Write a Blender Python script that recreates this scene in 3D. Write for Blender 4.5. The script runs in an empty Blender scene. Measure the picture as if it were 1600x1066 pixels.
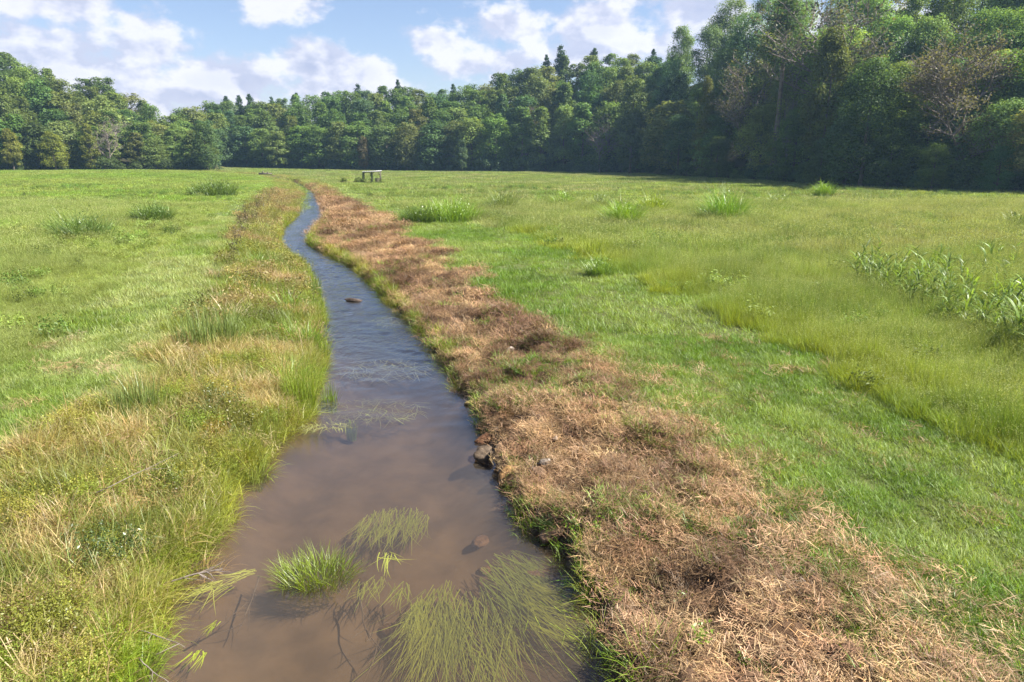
import bpy, math
import numpy as np
from mathutils import Vector

# ------------------------------------------------------------------ camera, sky, sun, exposure
SC = bpy.context.scene
COL = SC.collection
F, H, TH = 1067.0, 5.7, math.atan(288 / 1067)
ST, CT = math.sin(TH), math.cos(TH)
cam = bpy.data.cameras.new('camera'); cam.lens = 24; cam.sensor_width = 36
cam.clip_start = 0.1; cam.clip_end = 3000
camo = bpy.data.objects.new('camera', cam); COL.objects.link(camo)
camo.location = (0, 0, H); camo.rotation_euler = (math.pi / 2 - TH, 0, 0)
SC.camera = camo

SUN_AZ, SUN_EL = math.radians(96), math.radians(47)
SKY_STRENGTH, SUN_STRENGTH = 0.05, 5.0
SC.view_settings.view_transform = 'Standard'
SC.view_settings.look = 'None'
SC.view_settings.gamma = 1
SC.view_settings.exposure = 1.72
SC.cycles.use_denoising = True
SC.cycles.max_bounces = 5
SC.cycles.diffuse_bounces = 2
SC.cycles.glossy_bounces = 3
SC.cycles.transmission_bounces = 5
SC.cycles.transparent_max_bounces = 12
SC.cycles.volume_bounces = 1
SC.cycles.caustics_reflective = False
SC.cycles.caustics_refractive = False

sun = bpy.data.lights.new('sun', 'SUN'); sun.energy = SUN_STRENGTH; sun.angle = math.radians(0.6)
sun.color = (1.0, 0.95, 0.86)
suno = bpy.data.objects.new('sun', sun); COL.objects.link(suno)
sd = Vector((math.sin(SUN_AZ) * math.cos(SUN_EL), math.cos(SUN_AZ) * math.cos(SUN_EL), math.sin(SUN_EL)))
suno.rotation_euler = sd.to_track_quat('Z', 'Y').to_euler()


class NT:
    """small helper to write node trees"""
    def __init__(s, tree): s.t = tree; s.t.nodes.clear()
    def n(s, kind, **kw):
        nd = s.t.nodes.new(kind)
        for k, v in kw.items(): setattr(nd, k, v)
        return nd
    def l(s, a, b): s.t.links.new(a, b)
    def put(s, v, sock):
        if isinstance(v, bpy.types.NodeSocket): s.l(v, sock)
        else: sock.default_value = v
    def m(s, op, a, b=0.0, c=None, clamp=False):
        nd = s.n('ShaderNodeMath', operation=op, use_clamp=clamp)
        s.put(a, nd.inputs[0]); s.put(b, nd.inputs[1])
        if c is not None: s.put(c, nd.inputs[2])
        return nd.outputs[0]
    def mapr(s, v, a, b, c=0.0, d=1.0, smooth=True):
        nd = s.n('ShaderNodeMapRange', interpolation_type='SMOOTHSTEP' if smooth else 'LINEAR')
        s.put(v, nd.inputs['Value'])
        for k, x in zip(('From Min', 'From Max', 'To Min', 'To Max'), (a, b, c, d)): s.put(x, nd.inputs[k])
        return nd.outputs[0]
    def mix(s, f, a, b, mode='MIX'):
        nd = s.n('ShaderNodeMix', data_type='RGBA', blend_type=mode)
        s.put(f, nd.inputs[0]); s.put(a, nd.inputs[6]); s.put(b, nd.inputs[7])
        return nd.outputs[2]
    def noise(s, vec, scale, detail=3.0, rough=0.5, dim='3D'):
        nd = s.n('ShaderNodeTexNoise', noise_dimensions=dim)
        if vec is not None: s.l(vec, nd.inputs['Vector'])
        nd.inputs['Scale'].default_value = scale; nd.inputs['Detail'].default_value = detail
        nd.inputs['Roughness'].default_value = rough
        return nd.outputs[0]
    def comb(s, x, y, z=0.0):
        nd = s.n('ShaderNodeCombineXYZ')
        for v, i in zip((x, y, z), nd.inputs): s.put(v, i)
        return nd.outputs[0]
    def shmix(s, f, a, b):
        nd = s.n('ShaderNodeMixShader'); s.put(f, nd.inputs[0]); s.l(a, nd.inputs[1]); s.l(b, nd.inputs[2])
        return nd.outputs[0]


def ray(px, py):
    a = (px - 800) / F; b = -(py - 533) / F
    return np.array([a, b * ST + CT, b * CT - ST])


def G(px, py, z=0.7):
    """ground spot seen at a place of the photograph, on a level z"""
    d = ray(px, py); t = (z - H) / d[2]
    return d[0] * t, d[1] * t


def build_world():
    w = bpy.data.worlds.new('World'); SC.world = w; w.use_nodes = True
    k = NT(w.node_tree)
    out = k.n('ShaderNodeOutputWorld'); bg = k.n('ShaderNodeBackground')
    bg.inputs[1].default_value = SKY_STRENGTH
    k.l(bg.outputs[0], out.inputs[0])
    sky = k.n('ShaderNodeTexSky', sky_type='NISHITA')
    sky.sun_disc = False; sky.sun_elevation = SUN_EL; sky.sun_rotation = SUN_AZ
    sky.altitude = 300; sky.air_density = 1.15; sky.dust_density = 0.6; sky.ozone_density = 2.2
    tc = k.n('ShaderNodeTexCoord'); sep = k.n('ShaderNodeSeparateXYZ'); k.l(tc.outputs['Generated'], sep.inputs[0])
    x, y, z = sep.outputs
    u = k.m('ARCTAN2', x, y); v = k.m('ARCSINE', z)
    p = k.comb(u, k.m('MULTIPLY', v, 1.5))
    p2 = k.comb(k.m('ADD', u, 0.016), k.m('MULTIPLY_ADD', v, 1.5, 0.03))
    na = k.noise(p, 13.0, 10.0, 0.60); nb = k.noise(p2, 13.0, 5.0, 0.55); nl = k.noise(p, 2.6, 3.0, 0.5)
    na_soft = k.noise(p, 13.0, 5.0, 0.55)
    # cumulus heads and banks: place (az, el), size, fullness
    blobs = [(20, 95, 190, 75, 1.0), (120, 105, 150, 60, .95), (235, 70, 75, 60, .95), (60, 5, 130, 28, .9), (200, 140, 180, 40, .95),
             (345, 122, 100, 40, 1.3), (300, 150, 200, 40, .9), (492, 96, 60, 38, 1.7), (565, 112, 62, 28, 1.3), (520, 140, 150, 36, .95),
             (330, 175, 300, 40, .8), (450, 5, 62, 30, .8), (690, 66, 60, 24, .85), (800, 42, 95, 32, .9), (770, 100, 110, 30, .85), (940, 45, 130, 48, 1.0),
             (1000, 70, 150, 50, .9), (1090, 15, 160, 50, 1.0), (1300, 60, 260, 60, .9), (900, 90, 170, 30, .8)]
    acc = None
    for bx, by, rx, ry, g in blobs:
        d = ray(bx, by); d /= np.linalg.norm(d)
        u0, v0 = math.atan2(d[0], d[1]), math.asin(d[2])
        du = k.m('MULTIPLY', k.m('SUBTRACT', u, u0), F / rx); dv = k.m('MULTIPLY', k.m('SUBTRACT', v, v0), F / ry)
        r = k.m('SQRT', k.m('MULTIPLY_ADD', du, du, k.m('MULTIPLY', dv, dv)))
        b = k.m('MULTIPLY_ADD', r, -g, g)
        acc = b if acc is None else k.m('SMOOTH_MAX', acc, b, 0.25)
    # the same broken cumulus goes on all round the sky
    away = k.m('MAXIMUM', k.mapr(k.m('ABSOLUTE', u), 0.70, 0.95), k.mapr(v, 0.24, 0.36))
    gen = k.m('MULTIPLY_ADD', nl, 4.0, -2.25)
    base = k.m('ADD', k.m('MULTIPLY', acc, k.m('SUBTRACT', 1.0, away)), k.m('MULTIPLY', gen, away))
    dens = k.m('MULTIPLY_ADD', k.m('SUBTRACT', na, 0.5), 3.0, base)
    mask = k.mapr(dens, -0.05, 0.50)
    lit = k.m('MULTIPLY_ADD', k.m('SUBTRACT', na_soft, nb), 7.0, 0.45, clamp=True)  # cloud self-shading painted in: noise compared with a copy shifted toward the sun
    edge = k.mapr(dens, 1.5, 0.3)
    lit = k.m('MULTIPLY_ADD', edge, 0.35, k.m('MULTIPLY', lit, 0.75), clamp=True)
    g = 1.0 / SKY_STRENGTH
    dark = (0.150 * g, 0.163 * g, 0.225 * g, 1); lite = (0.315 * g, 0.308 * g, 0.332 * g, 1)
    cc = k.mix(lit, dark, lite)
    skyc = k.mix(1.0, sky.outputs[0], (0.93, 0.87, 0.95, 1), 'MULTIPLY')
    k.l(k.mix(k.m('MULTIPLY', mask, 0.93), skyc, cc), bg.inputs[0])


build_world()
RNG = np.random.default_rng(7)


# ------------------------------------------------------------------ noise and land shape
def vnoise(x, y, seed=0):
    x = np.asarray(x, float); y = np.asarray(y, float)
    xi = np.floor(x).astype(np.int64); yi = np.floor(y).astype(np.int64); xf = x - xi; yf = y - yi
    def h(a, b):
        n = (a * 374761393 + b * 668265263 + seed * 1442695041) & 0xffffffff
        n = ((n ^ (n >> 13)) * 1274126177) & 0xffffffff
        n = ((n ^ (n >> 16)) * 2246822519) & 0xffffffff
        return ((n ^ (n >> 15)) & 0xffff) / 65535.0
    sx = xf * xf * (3 - 2 * xf); sy = yf * yf * (3 - 2 * yf)
    return ((h(xi, yi) * (1 - sx) + h(xi + 1, yi) * sx) * (1 - sy) + (h(xi, yi + 1) * (1 - sx) + h(xi + 1, yi + 1) * sx) * sy)


def fbm(x, y, scale=1.0, octv=3, seed=0):
    t = 0; a = 1; s = 0
    for i in range(octv):
        t = t + a * vnoise(np.asarray(x) * scale * 2 ** i + 17.3 * i, np.asarray(y) * scale * 2 ** i - 9.1 * i, seed + i); s += a; a *= .55
    return t / s


def sst(a, b, x):
    t = np.clip((np.asarray(x, float) - a) / (b - a), 0, 1); return t * t * (3 - 2 * t)


def line(pts, z):
    w = sorted([G(x, y, z)[::-1] for x, y in pts]); return np.array([p[0] for p in w]), np.array([p[1] for p in w])


def curve(pts, z, head=None, tail=None):
    Y, X = line(pts, z)
    if head is not None: Y = np.r_[[h[1] for h in head], Y]; X = np.r_[[h[0] for h in head], X]
    if tail is not None: Y = np.r_[Y, [h[1] for h in tail]]; X = np.r_[X, [h[0] for h in tail]]
    return lambda y: np.interp(y, Y, X)


TAIL_L = [(-47, 150), (-64, 185), (-90, 215), (-140, 235)]
XL = curve([(190, 1066), (225, 980), (240, 930), (285, 880), (340, 815), (345, 770), (400, 720), (440, 680), (470, 650), (485, 600), (500, 550),
            (500, 500), (490, 455), (470, 415), (440, 395), (432, 375), (440, 355), (465, 335), (470, 315), (476, 300)], 0,
           [(-3.6, -40), (-3.9, 0), (-4.2, 4)], TAIL_L)
XR = curve([(965, 1066), (935, 980), (895, 900), (880, 860), (830, 835), (805, 790), (790, 750), (765, 690), (740, 640), (690, 560), (660, 520),
            (630, 490), (600, 460), (560, 420), (510, 395), (483, 380), (490, 365), (510, 345), (508, 325), (492, 300)], 0,
           [(1.6, -40), (1.5, 0), (1.4, 4)], [(x + 1.5, y) for x, y in TAIL_L])
XS = curve([(1460, 1020), (1350, 930), (1170, 780), (1060, 680), (965, 590), (890, 530), (815, 470), (735, 410), (660, 365), (608, 337), (548, 314), (505, 295)], .7,
           [(5.8, -40), (5.0, 0), (4.5, 4)], [(x + 2.6, y) for x, y in TAIL_L])
XS0 = XS
def XS(y): return XR(y) + (XS0(y) - XR(y)) * (1.02 - .14 * sst(8, 15, y))
XM = curve([(1600, 720), (1400, 640), (1280, 560), (1100, 480), (950, 415), (830, 370), (730, 345), (640, 332), (590, 312), (550, 295)], .7,
           [(15, -40), (11.5, 0), (9.8, 6)], [(x + 4, y) for x, y in TAIL_L])
XB = curve([(0, 760), (150, 640), (280, 520), (345, 440), (370, 370), (388, 330), (430, 290)], .7,
           [(-7.4, -40), (-7.6, 0), (-7.8, 6)], [(x - 3, y) for x, y in TAIL_L])
XT = curve([(0, 590), (100, 505), (200, 430), (290, 365), (350, 320), (410, 288)], .7,
           [(-15, -40), (-13.2, 0), (-13, 8)], [(x - 5, y) for x, y in TAIL_L])

# woods: distance of their edge and height of their skyline along each bearing u = x / y
SKYL = [(-700, 60), (-200, 52), (0, 66), (50, 88), (100, 110), (160, 118), (220, 148), (270, 172), (292, 180)]
SKYC = [(290, 172), (310, 166), (345, 156), (400, 156), (470, 148), (540, 140), (600, 135), (640, 135), (700, 140), (740, 124), (800, 110), (850, 96), (900, 88),
        (960, 80), (1020, 84), (1080, 90)]
SKYR = [(1030, 74), (1050, 50), (1100, 28), (1150, 14), (1200, -4), (1300, -20), (1600, -60), (2400, -60)]
EDGE = [(-700, 120), (-300, 165), (0, 205), (150, 218), (325, 228), (345, 266), (600, 254), (900, 232), (1020, 214), (1060, 182), (1180, 155),
        (1300, 124), (1450, 111), (1600, 100), (2000, 70), (3000, 45)]


def upx(px): return (px - 800) / F * CT
EU = np.array([upx(p) for p, _ in EDGE]); EY = np.array([d for _, d in EDGE], float)
SKYALL = SKYL[:-1] + [(330, 165)] + SKYC[3:-2] + [(1020, 84)] + SKYR[1:]
SU = np.array([upx(p) for p, _ in SKYALL]); SV = np.array([v for _, v in SKYALL], float)


def edge_y(u): return np.interp(u, EU, EY)


def land(X, Y):
    X = np.asarray(X, float); Y = np.asarray(Y, float)
    xl, xr, xs, xb = XL(Y), XR(Y), XS(Y), XB(Y)
    wob = (fbm(X, Y, 1.7, 3, 5) - .5) * .45 * sst(4, 10, np.abs(xr - xl) * 3)
    t = X - xr + wob; W = np.maximum(xs - xr, .8)
    field = .70 + (fbm(X, Y, .05, 2, 3) - .5) * .16 * sst(20, 60, Y)
    lump = (fbm(X, Y, 1.1, 4, 11) - .5) * .42 + (fbm(X, Y, 3.4, 3, 12) - .5) * .34
    right = np.where(t < .3, .34 * sst(-.12, .3, t) - .06, .28 + (field - .28) * np.clip((t - .3) / (W * .85), 0, 1) ** .8)
    right = right + lump * sst(.1, .6, t) * (1 - sst(.8, 1.2, t / W)) * 1.5
    tl = xl - X + wob; Wl = np.maximum(xl - xb, .8)
    left = np.where(tl < .3, .24 * sst(-.15, .3, tl) - .06, .18 + (field - .18) * np.clip((tl - .3) / (Wl * .9), 0, 1) ** .8)
    left = left + lump * sst(.1, .6, tl) * (1 - sst(.9, 1.3, tl / Wl)) * .4
    mid = np.minimum(X - xl, xr - X)
    bed = -.06 - .42 * sst(0, 1.3, mid) + (fbm(X, Y, 1.3, 3, 21) - .5) * .14
    z = np.where(X > xr - wob, right, np.where(X < xl + wob, left, bed))
    z = z + (fbm(X, Y, .8, 3, 31) - .5) * .10 * sst(.5, 3, np.maximum(t, tl))
    # two wheel tracks along the mown strip
    for k in (.42, .70):
        xc = xs + (XM(Y) - xs) * k
        z = z - .03 * np.exp(-((X - xc) / .22) ** 2) * (Y < 90)
    z = z + 1.1 * sst(30, 130, -X) * sst(60, 190, Y)
    Ys = np.maximum(Y, 30.0); u = X / Ys; e = edge_y(u)
    hm = np.maximum(0, H + (e + 55) * ((288 - (np.interp(u, SU, SV) - 245) * 0 - 288) + (245 - np.interp(u, SU, SV))) / F - 23)
    hill = hm * sst(0, 1, (Ys - e) / 62.0 * 1.0)
    steep = 5.5 * sst(.35, .62, u) * sst(0, 18, Ys - e)
    return z + np.maximum(hill, np.minimum(steep, 14)) * sst(30, 60, Y)


# ------------------------------------------------------------------ mesh helpers
def build(name, V, FS, mat, attrs=None, smooth=False, link=True):
    me = bpy.data.meshes.new(name)
    V = np.asarray(V, np.float32)
    me.vertices.add(len(V)); me.vertices.foreach_set('co', V.ravel())
    FS = [np.asarray(f, np.int32) for f in FS if len(f)]
    tot = np.concatenate([np.full(len(f), f.shape[1], np.int32) for f in FS])
    lv = np.concatenate([f.ravel() for f in FS])
    me.loops.add(len(lv)); me.loops.foreach_set('vertex_index', lv)
    me.polygons.add(len(tot))
    me.polygons.foreach_set('loop_start', np.r_[0, np.cumsum(tot)[:-1]].astype(np.int32))
    me.polygons.foreach_set('loop_total', tot)
    for k, a in (attrs or {}).items():
        a = np.asarray(a, np.float32)
        if a.ndim == 1:
            at = me.attributes.new(k, 'FLOAT', 'POINT'); at.data.foreach_set('value', a)
        else:
            at = me.attributes.new(k, 'FLOAT_COLOR', 'POINT')
            at.data.foreach_set('color', np.c_[a, np.ones(len(a))].astype(np.float32).ravel())
    me.update(calc_edges=True)
    if smooth: me.polygons.foreach_set('use_smooth', np.ones(len(tot), bool))
    if mat: me.materials.append(mat)
    o = bpy.data.objects.new(name, me)
    if link: COL.objects.link(o)
    return o


class Geo:
    def __init__(s): s.V = []; s.F = {}; s.A = {}; s.n = 0
    def add(s, V, FS, **attrs):
        V = np.asarray(V, float)
        for f in FS:
            f = np.asarray(f, int)
            if len(f): s.F.setdefault(f.shape[1], []).append(f + s.n)
        s.V.append(V)
        for k in ('tone', 'tip'):
            a = attrs.get(k, 1.0 if k == 'tone' else 0.0)
            s.A.setdefault(k, []).append(np.broadcast_to(np.asarray(a, float), (len(V),)))
        s.n += len(V)
    def make(s, name, mat, smooth=False, link=True):
        return build(name, np.concatenate(s.V), [np.concatenate(f) for f in s.F.values()], mat,
                     {k: np.concatenate(a) for k, a in s.A.items()}, smooth, link)


def blades(geo, rng, base, az, L, w, lean, bend, segs=3, tone=None, tipw=1.0, taper=1.5, sag=0.0):
    n = len(base); az, L, w, lean, bend = [np.broadcast_to(np.asarray(a, float), (n,)) for a in (az, L, w, lean, bend)]
    hx, hy = np.cos(az), np.sin(az)
    tw = rng.normal(0, .6, n); sx, sy = -np.sin(az + tw), np.cos(az + tw)
    P = np.array(base, float); rows = []; T = []
    for i in range(segs + 1):
        t = i / segs; ww = w * .5 * (1 - t ** taper)
        if i < segs:
            rows.append(np.stack([P[:, 0] - sx * ww, P[:, 1] - sy * ww, P[:, 2]], 1)); rows.append(np.stack([P[:, 0] + sx * ww, P[:, 1] + sy * ww, P[:, 2]], 1)); T += [t, t]
        else:
            rows.append(P.copy()); T += [t]
        a = lean + bend * (t + .5 / segs); st = L / segs
        P = P + np.stack([hx * np.sin(a) * st, hy * np.sin(a) * st, np.cos(a) * st - sag * st * t], 1)
    V = np.stack(rows, 1); m = V.shape[1]; off = (np.arange(n) * m)[:, None]
    q = [np.array([2 * i, 2 * i + 1, 2 * i + 3, 2 * i + 2])[None] + off for i in range(segs - 1)]
    tr = np.array([2 * segs - 2, 2 * segs - 1, 2 * segs])[None] + off
    if tone is None: tone = rng.uniform(.7, 1.3, n)
    geo.add(V.reshape(-1, 3), q + [tr], tone=np.repeat(tone, m), tip=np.tile(np.array(T) * tipw, n))


def leaves(geo, rng, P, N, size, tone, asp=.62, tip=0.0):
    n = len(P); N = N / np.linalg.norm(N, axis=1, keepdims=True)
    r = rng.normal(size=(n, 3)); a = np.cross(N, r); a /= np.linalg.norm(a, axis=1, keepdims=True) + 1e-9; b = np.cross(N, a)
    size = np.broadcast_to(size, (n,))[:, None]
    c = P + N * size * rng.uniform(-.12, .12, (n, 1))
    V = np.stack([P - a * size * .5, c + b * size * .5 * asp, P + a * size * .5, c - b * size * .5 * asp], 1)
    geo.add(V.reshape(-1, 3), [np.arange(n * 4).reshape(n, 4)], tone=np.repeat(tone, 4), tip=tip)


def tube(geo, pts, rad, sides=6, tone=1.0, cap=True):
    pts = np.asarray(pts, float); n = len(pts); rad = np.broadcast_to(rad, (n,))
    d = np.gradient(pts, axis=0); d /= np.linalg.norm(d, axis=1, keepdims=True) + 1e-9
    ref = np.array([0, 0, 1.0]) if abs(d[0, 2]) < .8 else np.array([1.0, 0, 0])
    a = np.cross(d, ref); a /= np.linalg.norm(a, axis=1, keepdims=True) + 1e-9; b = np.cross(d, a)
    th = np.arange(sides) / sides * 2 * np.pi
    V = pts[:, None] + (a[:, None] * np.cos(th)[None, :, None] + b[:, None] * np.sin(th)[None, :, None]) * rad[:, None, None]
    i = np.arange(n - 1)[:, None] * sides; j = np.arange(sides)[None]; j2 = (j + 1) % sides
    q = np.stack([i + j, i + j2, i + sides + j2, i + sides + j], -1).reshape(-1, 4)
    geo.add(V.reshape(-1, 3), [q] + ([np.arange(sides)[::-1][None], (np.arange(sides) + (n - 1) * sides)[None]] if cap else []), tone=tone)


def box(geo, c, s, rz=0.0, ry=0.0, tone=1.0):
    v = np.array([[x, y, z] for x in (-.5, .5) for y in (-.5, .5) for z in (-.5, .5)]) * s
    if ry: v = v @ np.array([[math.cos(ry), 0, -math.sin(ry)], [0, 1, 0], [math.sin(ry), 0, math.cos(ry)]])
    if rz: v = v @ np.array([[math.cos(rz), math.sin(rz), 0], [-math.sin(rz), math.cos(rz), 0], [0, 0, 1]])
    geo.add(v + np.asarray(c), [[[0, 1, 3, 2], [4, 6, 7, 5], [0, 4, 5, 1], [2, 3, 7, 6], [0, 2, 6, 4], [1, 5, 7, 3]]], tone=tone)


def rock_mesh(geo, rng, size, flat=.6, cuts=15):
    """an angular boulder: a sphere cut by planes, then roughened"""
    nu, nv = 22, 14
    th = np.linspace(0, 2 * np.pi, nu, endpoint=False); ph = np.linspace(.12, np.pi - .12, nv)
    P, T = np.meshgrid(ph, th, indexing='ij')
    D = np.stack([np.sin(P) * np.cos(T), np.sin(P) * np.sin(T), np.cos(P)], -1).reshape(-1, 3)
    r = np.ones(len(D)) * 1.1
    for _ in range(cuts):
        nrm = rng.normal(size=3); nrm /= np.linalg.norm(nrm); d = rng.uniform(.52, .85)
        c = D @ nrm; r = np.where(c > .05, np.minimum(r, d / np.maximum(c, .05)), r)
    V = D * r[:, None]
    V += D * ((fbm(V[:, 0] * 3 + V[:, 2] * 2, V[:, 1] * 3, 1.2, 3, int(rng.integers(99))) - .5) * .16)[:, None]
    V = V * np.array([size[0], size[1], size[2]]) * .5
    i = np.arange(nv - 1)[:, None] * nu; j = np.arange(nu)[None]; j2 = (j + 1) % nu
    geo.add(V, [np.stack([i + j, i + nu + j, i + nu + j2, i + j2], -1).reshape(-1, 4), np.arange(nu)[None], (np.arange(nu)[::-1] + (nv - 1) * nu)[None]])


# ------------------------------------------------------------------ materials
def new_mat(name):
    m = bpy.data.materials.new(name); m.use_nodes = True
    k = NT(m.node_tree); out = k.n('ShaderNodeOutputMaterial')
    return m, k, out


def foliage(name, inst, tipcol=None, transl=.35, gloss=.02, rough=.5, jitter=.0):
    m, k, out = new_mat(name)
    if inst:
        a = k.n('ShaderNodeAttribute', attribute_type='INSTANCER', attribute_name='col'); c = a.outputs['Color']
    else:
        c = k.n('ShaderNodeObjectInfo').outputs['Color']
    if tipcol:
        tp = k.n('ShaderNodeAttribute', attribute_name='tip').outputs['Fac']; c = k.mix(tp, c, tipcol)
    tn = k.n('ShaderNodeAttribute', attribute_name='tone').outputs['Fac']
    sc = k.n('ShaderNodeVectorMath', operation='SCALE'); k.l(c, sc.inputs[0]); k.l(tn, sc.inputs['Scale']); c = sc.outputs[0]
    if jitter:
        hs = k.n('ShaderNodeHueSaturation'); k.l(c, hs.inputs['Color'])
        k.l(k.m('MULTIPLY_ADD', k.m('FRACT', k.m('MULTIPLY', tn, 37.3)), jitter, .5 - jitter / 2), hs.inputs['Hue']); c = hs.outputs[0]
    df = k.n('ShaderNodeBsdfDiffuse'); k.l(c, df.inputs[0])
    tr = k.n('ShaderNodeBsdfTranslucent'); k.l(k.mix(1.0, c, (1.35, 1.25, .55, 1), 'MULTIPLY'), tr.inputs[0])
    s = k.shmix(transl, df.outputs[0], tr.outputs[0])
    if gloss:
        g = k.n('ShaderNodeBsdfGlossy'); g.inputs['Roughness'].default_value = rough; g.inputs[0].default_value = (1, 1, 1, 1)
        s = k.shmix(gloss, s, g.outputs[0])
    k.l(s, out.inputs[0])
    return m


def solid(name, c1, c2, scale=4.0, rough=.85, bump=.4, bscale=None, obj=False, spec=.25):
    m, k, out = new_mat(name)
    tc = k.n('ShaderNodeTexCoord').outputs['Object']
    n = k.noise(tc, scale, 6, .62)
    c = k.mix(k.mapr(n, .3, .7), (*c1, 1), (*c2, 1))
    if obj: c = k.mix(1.0, c, k.n('ShaderNodeObjectInfo').outputs['Color'], 'MULTIPLY')
    b = k.n('ShaderNodeBsdfPrincipled'); b.inputs['Roughness'].default_value = rough; b.inputs['Specular IOR Level'].default_value = spec
    k.l(c, b.inputs['Base Color'])
    bp = k.n('ShaderNodeBump'); bp.inputs['Strength'].default_value = bump; bp.inputs['Distance'].default_value = .03
    k.l(k.noise(tc, bscale or scale * 4, 5, .6), bp.inputs['Height']); k.l(bp.outputs[0], b.inputs['Normal'])
    k.l(b.outputs[0], out.inputs[0])
    return m


M = dict(
    blade=foliage('grass_blade', True, None, .40, .025, .5),
    seed=foliage('meadow_blade', True, (.30, .335, .125, 1), .38, .012, .5),
    straw=foliage('dry_straw', True, None, .15, .02, .5),
    weed=foliage('weed_leaf', True, None, .38, .015, .5),
    plant=foliage('plant_leaf', False, None, .38, .035, .42),
    broad=foliage('broad_grass_leaf', False, None, .38, .018, .45),
    tree=foliage('tree_leaf', False, None, .38, .012, .55, .028),
    bark=solid('bark', (.075, .058, .045), (.16, .135, .11), 3, .95, .7, 9),
    deadwood=solid('weathered_wood', (.13, .105, .09), (.24, .20, .175), 3, .9, .5, 9),
    rock=solid('river_rock', (.32, .28, .22), (1.0, .95, .88), 7, .8, .8, 14, True),
    palebark=solid('pale_pine_bark', (.12, .095, .078), (.21, .17, .145), 2, .95, .6, 7),
    timber=solid('old_timber', (.10, .085, .06), (.17, .145, .105), 3, .9, .5),
)


def metal_roof():
    m, k, out = new_mat('pale_sheet_metal')
    tc = k.n('ShaderNodeTexCoord').outputs['Object']
    b = k.n('ShaderNodeBsdfPrincipled'); b.inputs['Metallic'].default_value = .15; b.inputs['Roughness'].default_value = .5
    k.l(k.mix(k.mapr(k.noise(tc, 3, 5), .4, .75), (.62, .63, .64, 1), (.46, .44, .42, 1)), b.inputs['Base Color'])
    k.l(b.outputs[0], out.inputs[0]); return m


def ground_mat():
    m, k, out = new_mat('ground_soil')
    c = k.n('ShaderNodeAttribute', attribute_name='gcol').outputs['Color']
    tc = k.n('ShaderNodeTexCoord').outputs['Object']
    n1 = k.noise(tc, 14, 6, .65); n2 = k.noise(tc, 2.1, 5, .6)
    sx = k.n('ShaderNodeSeparateXYZ'); k.l(tc, sx.inputs[0]); wet = k.mapr(sx.outputs[2], -.04, -.14, 0, 1)
    silt = k.mapr(k.noise(tc, 1.3, 4, .6), .3, .7, .72, 1.2)
    v = k.m('MULTIPLY', k.mapr(n1, .25, .75, .55, 1.4, False), k.mapr(n2, .25, .75, .8, 1.2, False)); v = k.m('ADD', k.m('MULTIPLY', v, k.m('SUBTRACT', 1.0, wet)), k.m('MULTIPLY', silt, wet))
    sc = k.n('ShaderNodeVectorMath', operation='SCALE'); k.l(c, sc.inputs[0]); k.l(v, sc.inputs['Scale'])
    b = k.n('ShaderNodeBsdfPrincipled'); b.inputs['Roughness'].default_value = .95; b.inputs['Specular IOR Level'].default_value = .1
    k.l(sc.outputs[0], b.inputs['Base Color'])
    bp = k.n('ShaderNodeBump'); k.l(k.mapr(wet, 0, 1, .9, .12), bp.inputs['Strength']); bp.inputs['Distance'].default_value = .05
    k.l(n1, bp.inputs['Height']); k.l(bp.outputs[0], b.inputs['Normal'])
    k.l(b.outputs[0], out.inputs[0]); return m


def water_mat():
    m, k, out = new_mat('silty_water')
    tc = k.n('ShaderNodeTexCoord').outputs['Object']
    mp = k.n('ShaderNodeMapping'); mp.inputs['Rotation'].default_value = (0, 0, math.radians(-14)); mp.inputs['Scale'].default_value = (1.0, .62, 1); k.l(tc, mp.inputs[0])
    w1 = k.noise(mp.outputs[0], 2.6, 5, .62); w2 = k.noise(mp.outputs[0], 9.0, 3, .5)
    h = k.m('MULTIPLY_ADD', w2, .22, w1)
    # riffles where the stream runs faster upstream, slack water close by
    sp = k.n('ShaderNodeSeparateXYZ'); k.l(tc, sp.inputs[0])
    fast = k.mapr(sp.outputs[1], 13, 25, .012, .8)
    patch = k.mapr(k.noise(tc, .45, 3), .35, .65, .55, 1.15)
    bp = k.n('ShaderNodeBump'); bp.inputs['Distance'].default_value = .12
    k.l(k.m('MULTIPLY', fast, patch), bp.inputs['Strength']); k.l(h, bp.inputs['Height'])
    gl = k.n('ShaderNodeBsdfGlossy'); gl.inputs['Roughness'].default_value = .13; gl.inputs[0].default_value = (.88, .93, 1, 1); k.l(bp.outputs[0], gl.inputs['Normal'])
    silt = k.mix(k.mapr(k.noise(tc, .5, 4), .35, .7), (.108, .084, .058, 1), (.086, .070, .052, 1))
    df = k.n('ShaderNodeBsdfDiffuse'); k.l(silt, df.inputs[0])
    tp = k.n('ShaderNodeBsdfTransparent'); tp.inputs[0].default_value = (.80, .72, .60, 1)
    body = k.shmix(k.mapr(sp.outputs[1], 10, 20, .27, .08), tp.outputs[0], df.outputs[0])
    gm = k.n('ShaderNodeNewGeometry'); dt = k.n('ShaderNodeVectorMath', operation='DOT_PRODUCT'); k.l(gm.outputs['Incoming'], dt.inputs[0]); k.l(bp.outputs[0], dt.inputs[1])
    c1 = k.m('SUBTRACT', 1.0, k.m('ABSOLUTE', dt.outputs['Value']), clamp=True)
    fr = k.m('MULTIPLY_ADD', k.m('POWER', c1, 3.9), 1.0, .028, clamp=True)
    k.l(k.shmix(fr, body, gl.outputs[0]), out.inputs[0]); return m


M['ground'] = ground_mat(); M['water'] = water_mat(); M['metal'] = metal_roof()


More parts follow.
